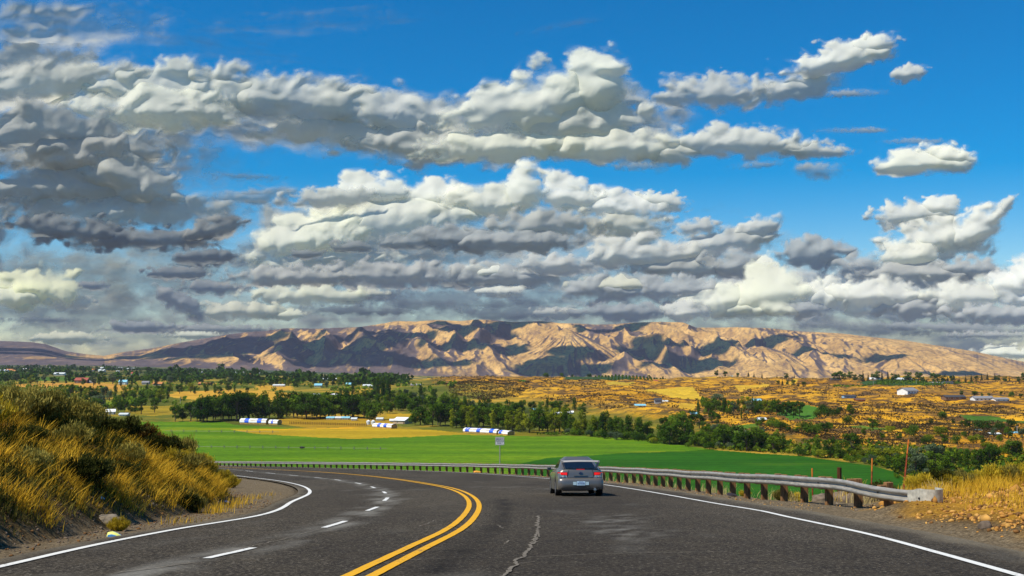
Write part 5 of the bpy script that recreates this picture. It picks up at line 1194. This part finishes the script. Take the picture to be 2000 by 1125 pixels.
def build_trees():
    # main belt behind the green field, left to right
    row('at the left end of the belt', 'tree belt, left end', [(345,822),(395,823)], dk, 5, (26, 40), 2, 1)
    row('in the clump left of the striped haystack', 'tree belt, left clump', [(392,823),(482,820)], [(R_,'dark'),(R_,'dark'),(R_,'mid')], 13, (42, 56), 2.5, 2)
    row('in the belt behind the striped haystack', 'tree belt, second clump', [(488,819),(560,816)], mx, 8, (38, 52), 2, 3)
    row('in the clump left of the farm sheds', 'tree belt, third clump', [(575,817),(690,816)], [(R_,'dark'),(R_,'dark'),(R_,'mid'),(R_,'dark')], 15, (42, 54), 2.5, 4)
    row('beside the farm sheds and grain bins', 'trees by the grain bins', [(690,816),(735,820)], mx, 5, (34, 46), 2, 5)
    row('behind the white roofed barn', 'trees behind the barn', [(735,800),(815,803)], mx, 9, (22, 34), 3, 6)
    row('right of the white roofed barn', 'trees right of the barn', [(812,832),(872,833)], [(R_,'mid'),(R_,'dark'),(R_,'grey'),(T_,'mid')], 7, (34, 50), 2, 7)
    row('in the belt left of the road sign', 'tree belt left of the sign', [(885,834),(990,838)], yl + [(R_,'dark')], 13, (32, 46), 2.5, 8)
    row('in the belt right of the road sign', 'tree belt right of the sign', [(992,842),(1110,845)], yl, 13, (34, 48), 2.5, 9)
    row('in the open stand above the car', 'stand of trees above the car', [(1112,846),(1265,858)], [(T_,'mid'),(T_,'dark'),(T_,'yellow'),(R_,'mid')], 20, (28, 46), 3, 10)
    row('along the right edge of the pale green field', 'trees by the field edge', [(1298,866),(1400,872)], [(T_,'mid'),(R_,'dark'),(R_,'mid')], 9, (30, 48), 3, 11)
    row('in the thicket behind the dark field', 'thicket behind the dark field', [(1395,872),(1530,884)], [(R_,'dark'),(R_,'mid'),(T_,'mid'),(R_,'grey')], 16, (28, 46), 4, 12)
    row('at the far corner of the dark green field', 'trees at the field corner', [(1600,893),(1660,895)], [(R_,'dark'),(R_,'dark'),(T_,'mid')], 4, (30, 44), 2, 13)
    row('in the grove behind the leaning fence post', 'grove behind the leaning post', [(1762,924),(1835,918)], [(T_,'grey'),(T_,'mid'),(R_,'mid'),(R_,'dark')] if ('tall','grey') in TP else [(T_,'mid'),(R_,'grey'),(R_,'mid')], 9, (32, 52), 5, 14)
    row('at the right behind the grassy bank', 'trees behind the grassy bank', [(1850,918),(1985,908)], [(R_,'dark'),(R_,'mid'),(T_,'mid'),(B_,'mid')], 11, (24, 42), 6, 15)
    # bushes in front of the belts
    row('below the open stand above the car', 'bushes below the stand', [(1110,848),(1290,866)], bs, 18, (10, 16), 2, 16)
    row('along the far edge of the dark green field', 'bushes along the dark field', [(1275,864),(1400,876),(1590,890),(1740,912)], bs, 26, (9, 18), 3, 17)
    row('between the field corner and the leaning fence post', 'bushes by the leaning post', [(1660,893),(1760,905)], bs, 13, (12, 22), 6, 18)
    row('low in front of the right grove', 'bushes before the grove', [(1750,932),(1900,925)], [(B_,'yellow'),(B_,'grey'),(B_,'mid')], 10, (9, 15), 4, 19)
    # second line across the middle
    row('in the far belt left of the rocky rise', 'middle belt', [(640,800),(900,806)], dk + [(R_,'mid')], 24, (20, 32), 6, 20)
    row('below the rocky rise in the centre', 'trees below the rocky rise', [(870,796),(1010,818)], dk, 20, (18, 30), 7, 21)
    row('in the cluster of tall poplars in the centre', 'poplar cluster', [(730,779),(760,781)], [(PO,'dark')], 7, (34, 42), 2, 22, (.9, 1.2))
    row('around the poplars in the centre', 'trees round the poplars', [(655,776),(860,784)], dk, 19, (14, 26), 5, 23)
    row('round the roofs above the belt', 'trees round the roofs', [(1010,804),(1135,806)], [(R_,'dark'),(T_,'dark'),(R_,'mid')], 10, (16, 26), 3, 24)
    # left side, above the bank
    row('in the wood behind the bank, left', 'left wood', [(100,784),(160,780),(260,782)], dk + [(R_,'mid')], 15, (16, 30), 3, 25)
    row('round the small white house on the left', 'trees round the small house', [(150,806),(275,806)], dk, 12, (18, 34), 3, 26)
    row('alone in the pasture on the left', None, [(302,806)], [(R_,'dark')], 1, (28, 30), 0, 27)
    row('behind the left pasture', 'trees behind the left pasture', [(262,785),(330,782)], dk, 6, (18, 30), 3, 28)
    row('between the dry fields on the left', 'trees between the dry fields', [(240,766),(480,770)], mx, 16, (10, 20), 4, 29)
    row('round the farm roofs on the left', 'trees round the left farms', [(10,748),(330,752)], dk + [(CO,'conifer')], 22, (10, 20), 3.5, 30)
    row('round the centre left houses', 'trees round the centre houses', [(340,750),(660,756)], dk + [(R_,'yellow')], 30, (9, 19), 5, 31)
    row('in the grove left of the hillside roofs', 'hillside grove', [(1300,838),(1400,842)], dk + [(B_,'mid')], 12, (14, 26), 8, 43)
    row('below the hillside lawn', 'trees below the lawn', [(1480,846),(1620,856)], [(R_,'mid'),(R_,'dark'),(B_,'mid')], 12, (14, 26), 7, 44)
    row('in the hollow of the right hillside', 'right hollow trees', [(1690,862),(1930,880)], [(R_,'mid'),(R_,'dark'),(B_,'dark'),(B_,'yellow')], 16, (12, 24), 9, 45)
    # far right bench
    row('on the skyline of the bench, centre right', 'skyline trees, centre right', [(1405,741),(1548,742)], [(CO,'conifer'),(R_,'dark')], 9, (7, 15), 1, 32)
    row('on the skyline round the long white house', 'skyline trees by the white house', [(1630,750),(1850,750)], [(CO,'conifer'),(R_,'dark'),(R_,'dark')], 24, (9, 21), 2, 33)
    row('on the skyline at the far right', 'skyline trees, far right', [(1850,753),(2020,752)], [(CO,'conifer'),(R_,'dark')], 16, (8, 17), 2, 34)
    row('on the skyline in the centre', 'skyline trees, centre', [(790,735),(1300,744)], [(CO,'conifer'),(R_,'dark'),(B_,'dark')], 18, (4, 10), 1.5, 35)
    row('near the small roofs on the gold hillside', 'trees on the gold hillside', [(1365,815),(1500,820)], dk + [(PO,'dark')], 24, (18, 32), 12, 36)
    row('round the lawn on the hillside', 'trees round the hillside lawn', [(1500,822),(1560,826)], dk, 9, (18, 30), 3, 37)
    row('right of the hillside lawn', 'trees right of the lawn', [(1595,826),(1665,832)], [(R_,'mid'),(R_,'grey'),(B_,'dark')], 7, (12, 24), 6, 38)
    row('in a small dark row on the gold slope', 'small dark row on the slope', [(1522,769),(1570,769)], [(R_,'dark'),(CO,'conifer')], 6, (8, 12), .5, 39)
    row('scattered on the right hillside', 'scattered hillside trees', [(1820,832),(1990,850)], [(R_,'dark'),(B_,'dark')], 10, (10, 18), 8, 40)
    row('round the white roofs on the right slope', 'trees by the right slope houses', [(1880,788),(1992,790)], [(R_,'dark'),(B_,'dark')], 7, (6, 11), 1, 41)
    row('at the right edge of the picture', 'right edge trees', [(1940,872),(2030,868)], [(B_,'grey'),(R_,'grey'),(R_,'mid')], 6, (16, 26), 5, 42)
build_trees()

def small_clumps(name, X, Y, H, Wd, mat, label, seed, k=9, cat='trees', zoff=0):
    """many tiny plants in one mesh: each a tuft of a few leafy faces"""
    r = np.random.default_rng(seed); n = len(X); Z = ground_z(X, Y) + zoff
    d = r.normal(0, 1, (n, k, 3)); d /= np.linalg.norm(d, axis=2)[..., None]; rad = r.uniform(.4, 1, (n, k, 1))
    c = np.stack([X, Y, Z + H * .5], -1)[:, None] + d * rad * np.stack([Wd / 2, Wd / 2, H / 2], -1)[:, None]
    nn = d + r.normal(0, .5, d.shape); a = np.cross(nn, r.normal(0, 1, d.shape)); a /= np.linalg.norm(a, axis=2)[..., None]; b = np.cross(nn, a); b /= np.linalg.norm(b, axis=2)[..., None]
    s = (np.minimum(H, Wd) * .55)[:, None, None] * r.uniform(.6, 1.3, (n, k, 1))
    q = np.stack([c - a * s * .6, c + b * s * .5, c + a * s * .6, c - b * s * .5], 2).reshape(-1, 3)
    o = link(bpy.data.objects.new(name, np_mesh(name, q, np.arange(len(q)).reshape(-1, 4), mat))); return tag(o, label, cat, kind='stuff')
def build_scatter():
    r = np.random.default_rng(91)
    def pick(n, poly, dens=None, bias=1.0):
        P = np.array(poly); x = r.uniform(P[:, 0].min(), P[:, 0].max(), n); y = r.uniform(P[:, 1].min(), P[:, 1].max(), n)
        k = in_poly(x, y, poly); x, y = x[k], y[k]; X, Y = floor_pt(x, y); bad = np.zeros(len(x), bool)
        for f in FIELDS: bad |= in_poly(x, y, f[1])
        k = ~bad
        if dens is not None: k &= r.uniform(0, 1, len(x)) < dens(X, Y)
        return X[k], Y[k]
    hp = [(830,738),(1000,741),(1300,744),(2060,744),(2060,925),(1900,890),(1700,885),(1500,855),(1300,826),(1150,800),(1060,786),(980,772),(880,764)]
    ds = lambda X, Y: np.clip(.36 + .8 * fbm(X / 55, Y / 80, 4, 92) + 1.3 * fbm(X / 190, Y / 260, 3, 93), 0, 1)
    X, Y = pick(80000, hp, ds); s = Y / 1000.
    M_hs = leaf_mat('hillside_sage', (.020, .016, .008), (.16, .12, .04), (.060, .045, .018), .02, .1)
    small_clumps('hillside_scrub', X, Y, r.uniform(.7, 1.5, len(X)) * (.6 + .55 * s), np.exp(r.normal(.72, .5, len(X))) * (.45 + .65 * s), M_hs, 'dark sagebrush and rock dotted over the golden hills', 94, 6, 'scrub')
    X, Y = pick(16000, hp, lambda X, Y: np.clip(.3 - 1.3 * fbm(X / 55, Y / 80, 4, 92), 0, 1))
    small_clumps('hillside_grass', X, Y, r.uniform(.5, 1.0, len(X)), r.uniform(1.5, 4, len(X)), leaf_mat('hillside_straw', (.34, .17, .02), (.78, .47, .06), (.56, .31, .035), .02, .2), 'pale dry bunchgrass between the sagebrush on the hills', 95, 5, 'grass')
    # dark rocks on the middle rise
    X, Y = pick(5000, [(845,752),(900,746),(1000,748),(1040,760),(1020,776),(940,782),(880,772)]); small_clumps('hillside_scrub', X, Y, r.uniform(1, 2.2, len(X)), r.uniform(2, 5, len(X)), M_hs, 'dark scrub on the rocky rise in the middle of the valley', 96, 6, 'scrub')
    # far orchards and town trees
    far = [(-60,706),(250,708),(420,712),(620,720),(800,733),(800,752),(560,752),(300,748),(-60,744)]
    cl = lambda X, Y: np.clip(.25 + 1.7 * fbm(X / 160, Y / 500, 4, 97), 0, 1)
    X, Y = pick(15000, far, cl); H = np.exp(r.normal(1.9, .4, len(X)))
    small_clumps('distant_trees', X, Y, H, H * r.uniform(.7, 1.2, len(X)), M_leaf['dark'], 'dark trees and windbreaks of the distant valley floor', 98, 12)
    X, Y = pick(6000, [(-60,742),(560,748),(900,760),(900,800),(700,815),(400,800),(100,800),(-60,770)], lambda X, Y: np.clip(.1 + 1.6 * fbm(X / 60, Y / 120, 3, 99), 0, 1)); H = r.uniform(2, 7, len(X))
    small_clumps('hedgerow_brush', X, Y, H, H * 1.5, M_leaf['mid'], 'green brush along the hedgerows of the mid valley', 100, 12, 'brush')
    # orchard rows on the bench
    for nm, pl, lb in (('orchard_trees', [(1645,764),(1700,757),(1800,751),(1880,755),(1800,762),(1720,770),(1650,772)], 'orchard rows on the bench below the long white house'), ('orchard_trees', [(1100,741),(1160,739),(1240,743),(1230,750),(1180,752),(1105,746)], 'dark orchard rows on the centre skyline'), ('orchard_trees', [(1675,752),(1720,749),(1810,750),(1790,757),(1700,758)], 'upper orchard rows beneath the skyline trees')):
        P = np.array(pl); n = 1500; x = r.uniform(P[:, 0].min(), P[:, 0].max(), n); y = r.uniform(P[:, 1].min(), P[:, 1].max(), n); k = in_poly(x, y, pl); X, Y = floor_pt(x[k], y[k]); X = np.round(X / 6) * 6 + .1 * (Y - 1500)
        small_clumps(nm, X, Y, r.uniform(2, 3.4, len(X)), r.uniform(2.5, 4, len(X)), M_leaf['mid'], lb, 101, 8, 'orchard')
    # pines dotted on the mountain crest and left ridge
    X = []; Y = []
    # scrub under the river trees on the right
    X, Y = pick(5200, [(1280,862),(1400,850),(1560,872),(1760,888),(2060,900),(2060,945),(1900,948),(1760,930),(1690,905),(1590,892),(1390,877)]); small_clumps('riverside_brush', X, Y, r.uniform(.8, 2.6, len(X)), r.uniform(1.5, 3.5, len(X)), M_leaf['yellow'], 'tangled yellow-green brush under the riverside trees', 102, 9, 'brush')
    X, Y = pick(2500, [(1280,850),(1400,850),(1560,872),(1760,888),(2060,900),(2060,945),(1900,948),(1760,930),(1690,905),(1590,892),(1390,877)]); small_clumps('riverside_brush', X, Y, r.uniform(1, 3.2, len(X)), r.uniform(1.5, 4, len(X)), M_leaf['dark'], 'dark brush under the riverside trees', 103, 9, 'brush')
    X, Y = pick(1700, [(990,846),(1110,842),(1290,856),(1300,868),(1110,853)]); small_clumps('riverside_brush', X, Y, r.uniform(.8, 2., len(X)), r.uniform(1.5, 3, len(X)), M_leaf['mid'], 'green brush under the open stand above the car', 104, 9, 'brush')
build_scatter()

# ---------------------------------------------------------------- buildings
WALLC = {'white': (.78, .77, .73), 'grey': (.32, .32, .32), 'tan': (.45, .34, .22), 'yellow': (.62, .50, .22), 'red': (.30, .05, .03), 'brown': (.17, .10, .06), 'blue': (.30, .48, .62), 'green': (.2, .3, .2)}
ROOFC = {'white': (.80, .82, .82), 'grey': (.22, .22, .23), 'dark': (.05, .05, .055), 'blue': (.22, .50, .62), 'red': (.33, .08, .05), 'brown': (.14, .08, .05), 'orange': (.5, .2, .06), 'pale': (.55, .60, .60)}
MW = {k: simple('%s_wall' % k, v, .8, var=.1, scale=.6) for k, v in WALLC.items()}; MR = {k: simple('%s_roofing' % k, v, .7, var=.15, scale=.6) for k, v in ROOFC.items()}
M_win = simple('window_glass', (.03, .04, .05), .15, spec=.6)
def house(px, py, wpx, depth, hpx, wall, roof, label, cat='house', yaw=0, group=None, windows=2, name='house', rise=.45):
    X, Y = floor_pt(px, py); X, Y = float(X), float(Y); k = Y / F; w = wpx * k; h = hpx * k * .62; rz = hpx * k * rise; dd = min(depth, w * 1.2) if depth else w * .5
    root = empty(name, (X, Y, float(ground_z([X], [Y])[0]) - .1), yaw)
    b = MB(); b.add([(-w/2,-dd/2,-1),(w/2,-dd/2,-1),(w/2,dd/2,-1),(-w/2,dd/2,-1),(-w/2,-dd/2,h),(w/2,-dd/2,h),(w/2,dd/2,h),(-w/2,dd/2,h),(-w/2,0,h+rz),(w/2,0,h+rz)], [(0,1,5,4),(2,3,7,6),(1,2,6,9,5),(3,0,4,8,7),(4,5,9,8),(6,7,8,9)]); b.build('wall', MW[wall], root)
    e = .35 + .02 * w; t = .22; sl = rz / (dd / 2); r = MB()
    for s in (-1, 1):
        y1 = s * (dd / 2 + e); z1 = h - e * sl
        r.add([(-w/2-e,0,h+rz+.05),(w/2+e,0,h+rz+.05),(w/2+e,y1,z1+.05),(-w/2-e,y1,z1+.05),(-w/2-e,0,h+rz+.05+t),(w/2+e,0,h+rz+.05+t),(w/2+e,y1,z1+.05+t),(-w/2-e,y1,z1+.05+t)], [(0,1,2,3),(4,7,6,5),(0,4,5,1),(1,5,6,2),(2,6,7,3),(3,7,4,0)])
    r.build('roof', MR[roof], root)
    if windows and wpx > 7:
        for i in range(windows):
            x = -w / 2 + w * (i + .6) / (windows + .7); f = MB().box((x, -dd / 2 - .03, h * .55), (w * .11, .06, h * .38)).build('window', MW['white'], root); MB().box((x, -dd / 2 - .075, h * .55), (w * .085, .03, h * .30)).build('pane', M_win, f)
        MB().box((-w / 2 + w * .93, -dd / 2 - .04, h * .36), (min(1.1, w * .09), .08, h * .72)).build('door', MW['brown'], root)
    if label: tag(root, label, cat, group)
    else: root['category'] = cat
    return root
def build_houses():
    H = house
    H(216,809,17,8,9,'white','white','small white house with white gable roof among dark trees on the left',yaw=.3)
    H(202,817,7,5,5,'white','pale','tiny white shed left of the small white house','shed'); H(243,812,16,7,5,'white','pale','low white shed with parked goods right of the small white house','shed')
    H(161,748,24,16,10,'brown','red','dark red barn above the left wood','barn'); H(181,748,10,8,6,'grey','pale','small pale roofed shed beside the dark red barn','shed')
    H(241,750,15,9,8,'white','blue','white house with pale blue roof above the left wood'); H(285,750,13,9,6,'grey','grey','grey house in the trees of the left valley'); H(309,753,17,10,7,'tan','orange','tan house with orange roof left of the dry field')
    H(117,733,20,14,5,'white','pale','long white roof beside the left orchard','shed'); H(264,733,14,9,6,'white','red','white shed with red gable on the far left valley','shed'); H(400,751,22,12,5,'red','orange','low house with orange roof at the centre left')
    H(466,747,10,9,7,'yellow','blue','small yellow house with turquoise roof at the centre left'); H(622,757,14,9,7,'yellow','blue','yellow house with turquoise roof in the centre trees'); H(545,755,22,9,4,'white','pale','low pale shed in the centre left trees','shed')
    H(619,774,14,8,5,'white','pale','pale roof in the trees left of the poplars'); H(653,775,13,8,6,'white','white','white roofed house left of the poplars'); H(681,754,9,7,6,'blue','blue','small blue house behind the centre trees')
    H(722,756,24,10,5,'white','pale','long pale house above the poplars'); H(712,778,12,8,5,'red','red','small red roof beside the poplars'); H(813,755,20,10,5,'tan','grey','tan house on the right of the poplar cluster'); H(648,742,36,14,4,'white','pale','long pale packing shed in the far centre','shed')
    H(787,827,25,14,11,'tan','white','tan barn with bright white roof beside the grain bins','barn',yaw=-.45,windows=1,name='barn'); H(766,824,8,7,5,'white','white','small white shed at the left of the white roofed barn','shed')
    L = []
    for x, w in ((646,14),(662,12),(676,14),(692,10),(742,12)): L.append((H(x,819 + (x > 685) * 2,w,7,5,'white','blue' if w > 12 else 'pale',None,'shed',name='shed'), 'low white farm shed'))
    label_rows(L, 'in the row left of the grain bins', 'farm sheds')
    H(1250,804,20,8,5,'tan','blue','low house with turquoise roof on the gold hillside'); H(1285,800,13,9,9,'grey','dark','grey two storey house on the gold hillside'); H(1299,798,10,7,4,'white','pale','pale shed right of the grey hillside house','shed')
    H(1090,809,18,8,4,'white','pale','pale roof in the trees left of the conifer above the car'); H(1114,808,11,7,5,'white','white','white house by the conifer above the car'); H(1042,803,8,6,5,'white','blue','small white roof at the left of the stand above the car')
    H(1355,824,12,7,5,'grey','blue','small grey cabin at the foot of the gold hillside'); H(1477,793,16,8,6,'white','blue','pale blue roof among the dark hillside trees'); H(1488,832,14,8,6,'blue','pale','pale blue shed below the hillside trees','shed')
    H(1085,739,9,12,3,'white','white','tiny white house on the centre skyline'); H(1257,743,9,10,4,'white','blue','tiny blue roofed house on the skyline'); H(1281,752,7,8,4,'white','red','tiny red and white house below the skyline'); H(1427,742,9,10,4,'blue','blue','small turquoise house on the bench skyline')
    H(1631,750,19,14,5,'brown','dark','dark low house at the left of the skyline trees'); H(1709,748,22,12,5,'white','white','white house in the skyline trees, left one'); H(1762,749,34,14,6,'white','pale','long white house in the skyline trees'); H(1824,756,20,12,4,'white','grey','low grey roof right of the skyline trees'); H(1851,756,18,12,6,'white','dark','white house with dark roof at the right end of the bench')
    H(1773,784,29,14,11,'white','grey','large white house with grey roof alone on the gold slope',yaw=.5,windows=3); H(1658,786,22,12,5,'blue','dark','dark blue shed on the slope left of the large white house','shed'); H(1679,790,17,9,4,'red','brown','dark red shed beside the dark blue shed','shed')
    H(1862,791,38,14,7,'brown','dark','long dark roofed house on the right slope',windows=3); H(1918,793,36,12,8,'white','grey','white house with grey roof on the right slope',windows=4); H(1953,794,26,12,6,'white','grey','smaller white house at the far right of the slope')
    H(1909,854,11,5,3.5,'blue','blue','small blue trailer on the right hillside','trailer',windows=0,name='trailer',rise=.12); H(1941,861,18,9,4,'grey','pale','grey shed low on the right hillside','shed'); H(1984,861,24,10,4,'white','blue','long pale roof at the right edge of the picture','shed')
    r = random.Random(5); L = []
    for i in range(34):
        x = r.uniform(5, 620); y = r.uniform(715, 737) if x > 120 else r.uniform(716, 728); w = r.uniform(5, 15); c = r.choice(['white', 'white', 'tan', 'grey', 'blue']); rf = r.choice(['white', 'pale', 'pale', 'grey', 'orange'])
        o = H(x, y, w, 14, r.uniform(3, 4.6), c, rf, None, windows=0); L.append((o, 'small distant %s house with %s roof' % (c, rf)))
    label_rows(L, 'in the far left town', 'houses of the distant town')
    # grain bins
    for i, px in enumerate((719.5, 729)):
        X, Y = [float(q) for q in floor_pt(px, 829)]; root = empty('grain_bin', (X, Y, float(ground_z([X], [Y])[0]))); k = Y / F; R = 3.9 * k; h = 6.2 * k
        bd = MB(); bd.loft([[(R * (1 + .012 * (j % 2)) * math.cos(a), R * (1 + .012 * (j % 2)) * math.sin(a), -.5 + (h + .5) * j / 12) for a in np.linspace(0, 2 * math.pi, 25)[:-1]] for j in range(13)]); bd.build('bin_wall', MR['pale'], root, True)
        MB().loft([[(q * math.cos(a), q * math.sin(a), z) for a in np.linspace(0, 2 * math.pi, 25)[:-1]] for q, z in ((R * 1.06, h - .05), (R * 1.06, h + .05), (.25, h + R * .55), (.22, h + R * .62))]).build('conical_roof', MR['white'], root, True)
        tag(root, 'round steel grain bin with conical roof, %s one beside the barn' % ('left' if i == 0 else 'right'), 'grain bin', 'grain bins by the barn')
    # tarped haystacks
    M_tarp = simple('white_tarp', (.80, .80, .76), .6, var=.08, scale=.5); M_band = simple('blue_tarp', (.02, .12, .72), .55, var=.1); M_hay = simple('hay_bales', (.42, .26, .08), .9, var=.4, scale=1)
    def stack(x0, y0, x1, y1, hpx, bands, label):
        A = np.array(floor_pt(x0, y0)); B_v = np.array(floor_pt(x1, y1)); L = float(np.linalg.norm(B_v - A)); c = (A + B_v) / 2; k = c[1] / F; h = hpx * k; wd = 5.5
        root = empty('tarped_haystack', (float(c[0]), float(c[1]), float(ground_z([c[0]], [c[1]])[0])), math.atan2(B_v[1] - A[1], B_v[0] - A[0]))
        tag(root, label, 'haystack'); hay = MB(); hb = h * .28
        for i in range(max(3, int(L / 2.6))):
            n = max(3, int(L / 2.6)); x = -L / 2 + L * (i + .5) / n; hay.box((x, 0, h * .36), (L / n * .97, wd * (.97 + .03 * (i % 2)), h * .72 + .4))
        hay.build('bales', M_hay, root)
        prof = [(-wd/2-.12, hb), (-wd/2-.14, h*.62), (-wd/2+.5, h*.84), (-wd*.2, h*.97), (0, h), (wd*.2, h*.97), (wd/2-.5, h*.84), (wd/2+.14, h*.62), (wd/2+.12, hb)]
        def strip(xa, xb, o, mat, nm, par):
            xs = np.linspace(xa, xb, max(2, int((xb - xa) / 1.4) + 1)); rr = []
            for j, x in enumerate(xs):
                s = 1 - .02 * math.sin(j * 2.1); rr.append([(x, (y + math.copysign(o, y) if y else 0), z * s + o) for y, z in prof] + [(x, y * .97, z * s - .06) for y, z in prof[::-1]])
            return MB().loft(rr).build(nm, mat, par, True, 50)
        t = strip(-L / 2 - .1, L / 2 + .1, .0, M_tarp, 'tarp', root)
        for f in bands: strip(-L / 2 + L * f[0], -L / 2 + L * f[1], .05, M_band, 'blue_band', t)
    stack(472, 827.5, 523, 828.5, 10.5, [(.18,.34),(.66,.82)], 'long hay stack under white tarp with two blue bands, left of the field')
    stack(529, 829, 546, 829.5, 9.5, [(.3,.5)], 'short hay stack under white tarp beside the longest left one')
    stack(733, 835, 770, 837, 9, [(.25,.40),(.58,.74)], 'rounded hay stack under striped tarp in front of the barn')
    stack(910, 844.5, 975, 848, 9.5, [(.06,.18),(.40,.51),(.78,.90)], 'longest hay stack under striped tarp just left of the road sign')
    stack(980, 848.5, 998, 850, 8.5, [(.05,.35)], 'short hay stack with one blue band at the right of the longest stack')
    # irrigation lines
    M_alu = simple('aluminium_pipe', (.16, .16, .15), .6, .3)
    def wheel_line(x0, y0, x1, y1, n, label):
        A = np.array(floor_pt(x0, y0)); B_v = np.array(floor_pt(x1, y1)); z = FLOOR; root = empty('irrigation_line', (float(A[0]), float(A[1]), z)); D = B_v - A; tag(root, label, 'irrigation line')
        MB().tube([(0, 0, .85), (float(D[0]), float(D[1]), .85)], .085, 6).build('pipe', M_alu, root); an = math.atan2(D[1], D[0])
        for i in range(n):
            p = D * (i + .5) / n; w = MB(); R = .85
            u = np.array([-math.sin(an), math.cos(an)]); ring = [(float(p[0] + u[0] * R * math.cos(a)), float(p[1] + u[1] * R * math.cos(a)), .85 + R * math.sin(a)) for a in np.linspace(0, 2 * math.pi, 17)]
            w.tube(ring, .07, 4, False)
            for a in np.linspace(0, math.pi, 5)[:-1]: w.tube([(float(p[0] - u[0] * R * math.cos(a)), float(p[1] - u[1] * R * math.cos(a)), .85 - R * math.sin(a)), (float(p[0] + u[0] * R * math.cos(a)), float(p[1] + u[1] * R * math.cos(a)), .85 + R * math.sin(a))], .035, 4, False)
            w.build('wheel', M_alu, root)
        if y0 > 860:
            p = D * .62; MB().box((float(p[0]), float(p[1]), .9), (2.4, 1.3, .9), an, .15).build('drive_unit', simple('dark_engine', (.03, .03, .03), .7), root)
    wheel_line(322, 844, 545, 846, 9, 'wheeled irrigation line across the upper part of the green field'); wheel_line(326, 874.5, 756, 879, 17, 'wheeled irrigation line across the lower part of the green field')
    # utility poles
    M_pole = simple('pole_wood', (.38, .36, .32), .8); L = []
    for px, py, h in ((1706,770,14),(1759,757,11),(150,735,7),(74,737,8),(229,728,12),(1790,760,8),(1987,856,16),(640,790,16),(352,790,14)):
        X, Y = [float(q) for q in floor_pt(px, py)]; k = Y / F; root = empty('utility_pole', (X, Y, float(ground_z([X], [Y])[0]))); MB().tube([(0, 0, -1), (0, 0, h * k)], [.22, .15], 7).build('pole', M_pole, root); MB().box((0, 0, h * k * .9), (2.6, .16, .18), .3).build('crossarm', M_pole, root); root['category'] = 'utility pole'; L.append((root, 'thin utility pole'))
    label_rows(L, 'standing in the valley', 'utility poles')
    # stock yard fence in front of the farm sheds
    f = MB(); X0, Y0 = floor_pt(566, 828); X1, Y1 = floor_pt(716, 832); n = 44; root = empty('stockyard_fence', (float(X0), float(Y0), FLOOR)); D = np.array([X1 - X0, Y1 - Y0])
    for i in range(n): p = D * i / (n - 1); MB().box((float(p[0]), float(p[1]), .7), (.28, .28, 2.0 + .6 * random.random())).build('post', M_darkwood, root)
    for z in (.6, 1.2): f.tube([(0, 0, z), (float(D[0]), float(D[1]), z)], .08, 4)
    f.build('rail', M_darkwood, root); tag(root, 'dark rail fence of the stock yard in front of the farm sheds', 'fence')
build_houses()
for k, v in TP.items():
    for j, t in enumerate(v):
        if (k[0], k[1], j) not in PSET:
            for c in kids(t[0]): bpy.data.objects.remove(c)
            bpy.data.objects.remove(t[0])
for k, v in FZ.items():
    for j, t in enumerate(v):
        if (k, j) not in USED:
            for c in kids(t[0]): bpy.data.objects.remove(c)
            bpy.data.objects.remove(t[0])
# ---------------------------------------------------------------- the air between here and the ridge
def build_haze():
    zs = [min(v.co.z for v in bpy.data.objects['hills'].data.vertices), min(v.co.z for v in bpy.data.objects['valley_ground'].data.vertices)]
    z0 = min(zs) - 1.0; z1 = 520.0; x0, x1, y0, y1 = -8200., 8600., -420., 10300.
    b = MB(); b.box(((x0 + x1) / 2, (y0 + y1) / 2, (z0 + z1) / 2), (x1 - x0, y1 - y0, z1 - z0))
    m = bpy.data.materials.new('haze_air'); m.use_nodes = True; t = m.node_tree; t.nodes.clear()
    o = t.nodes.new('ShaderNodeOutputMaterial'); v = t.nodes.new('ShaderNodeVolumePrincipled')
    v.inputs['Color'].default_value = (.74, .76, .98, 1); v.inputs['Density'].default_value = 2.2e-5; v.inputs['Anisotropy'].default_value = .0
    t.links.new(v.outputs[0], o.inputs['Volume'])
    h = b.build('haze', m); tag(h, 'thin blue haze filling the valley up to the ridge', 'haze', kind='stuff')
build_haze()
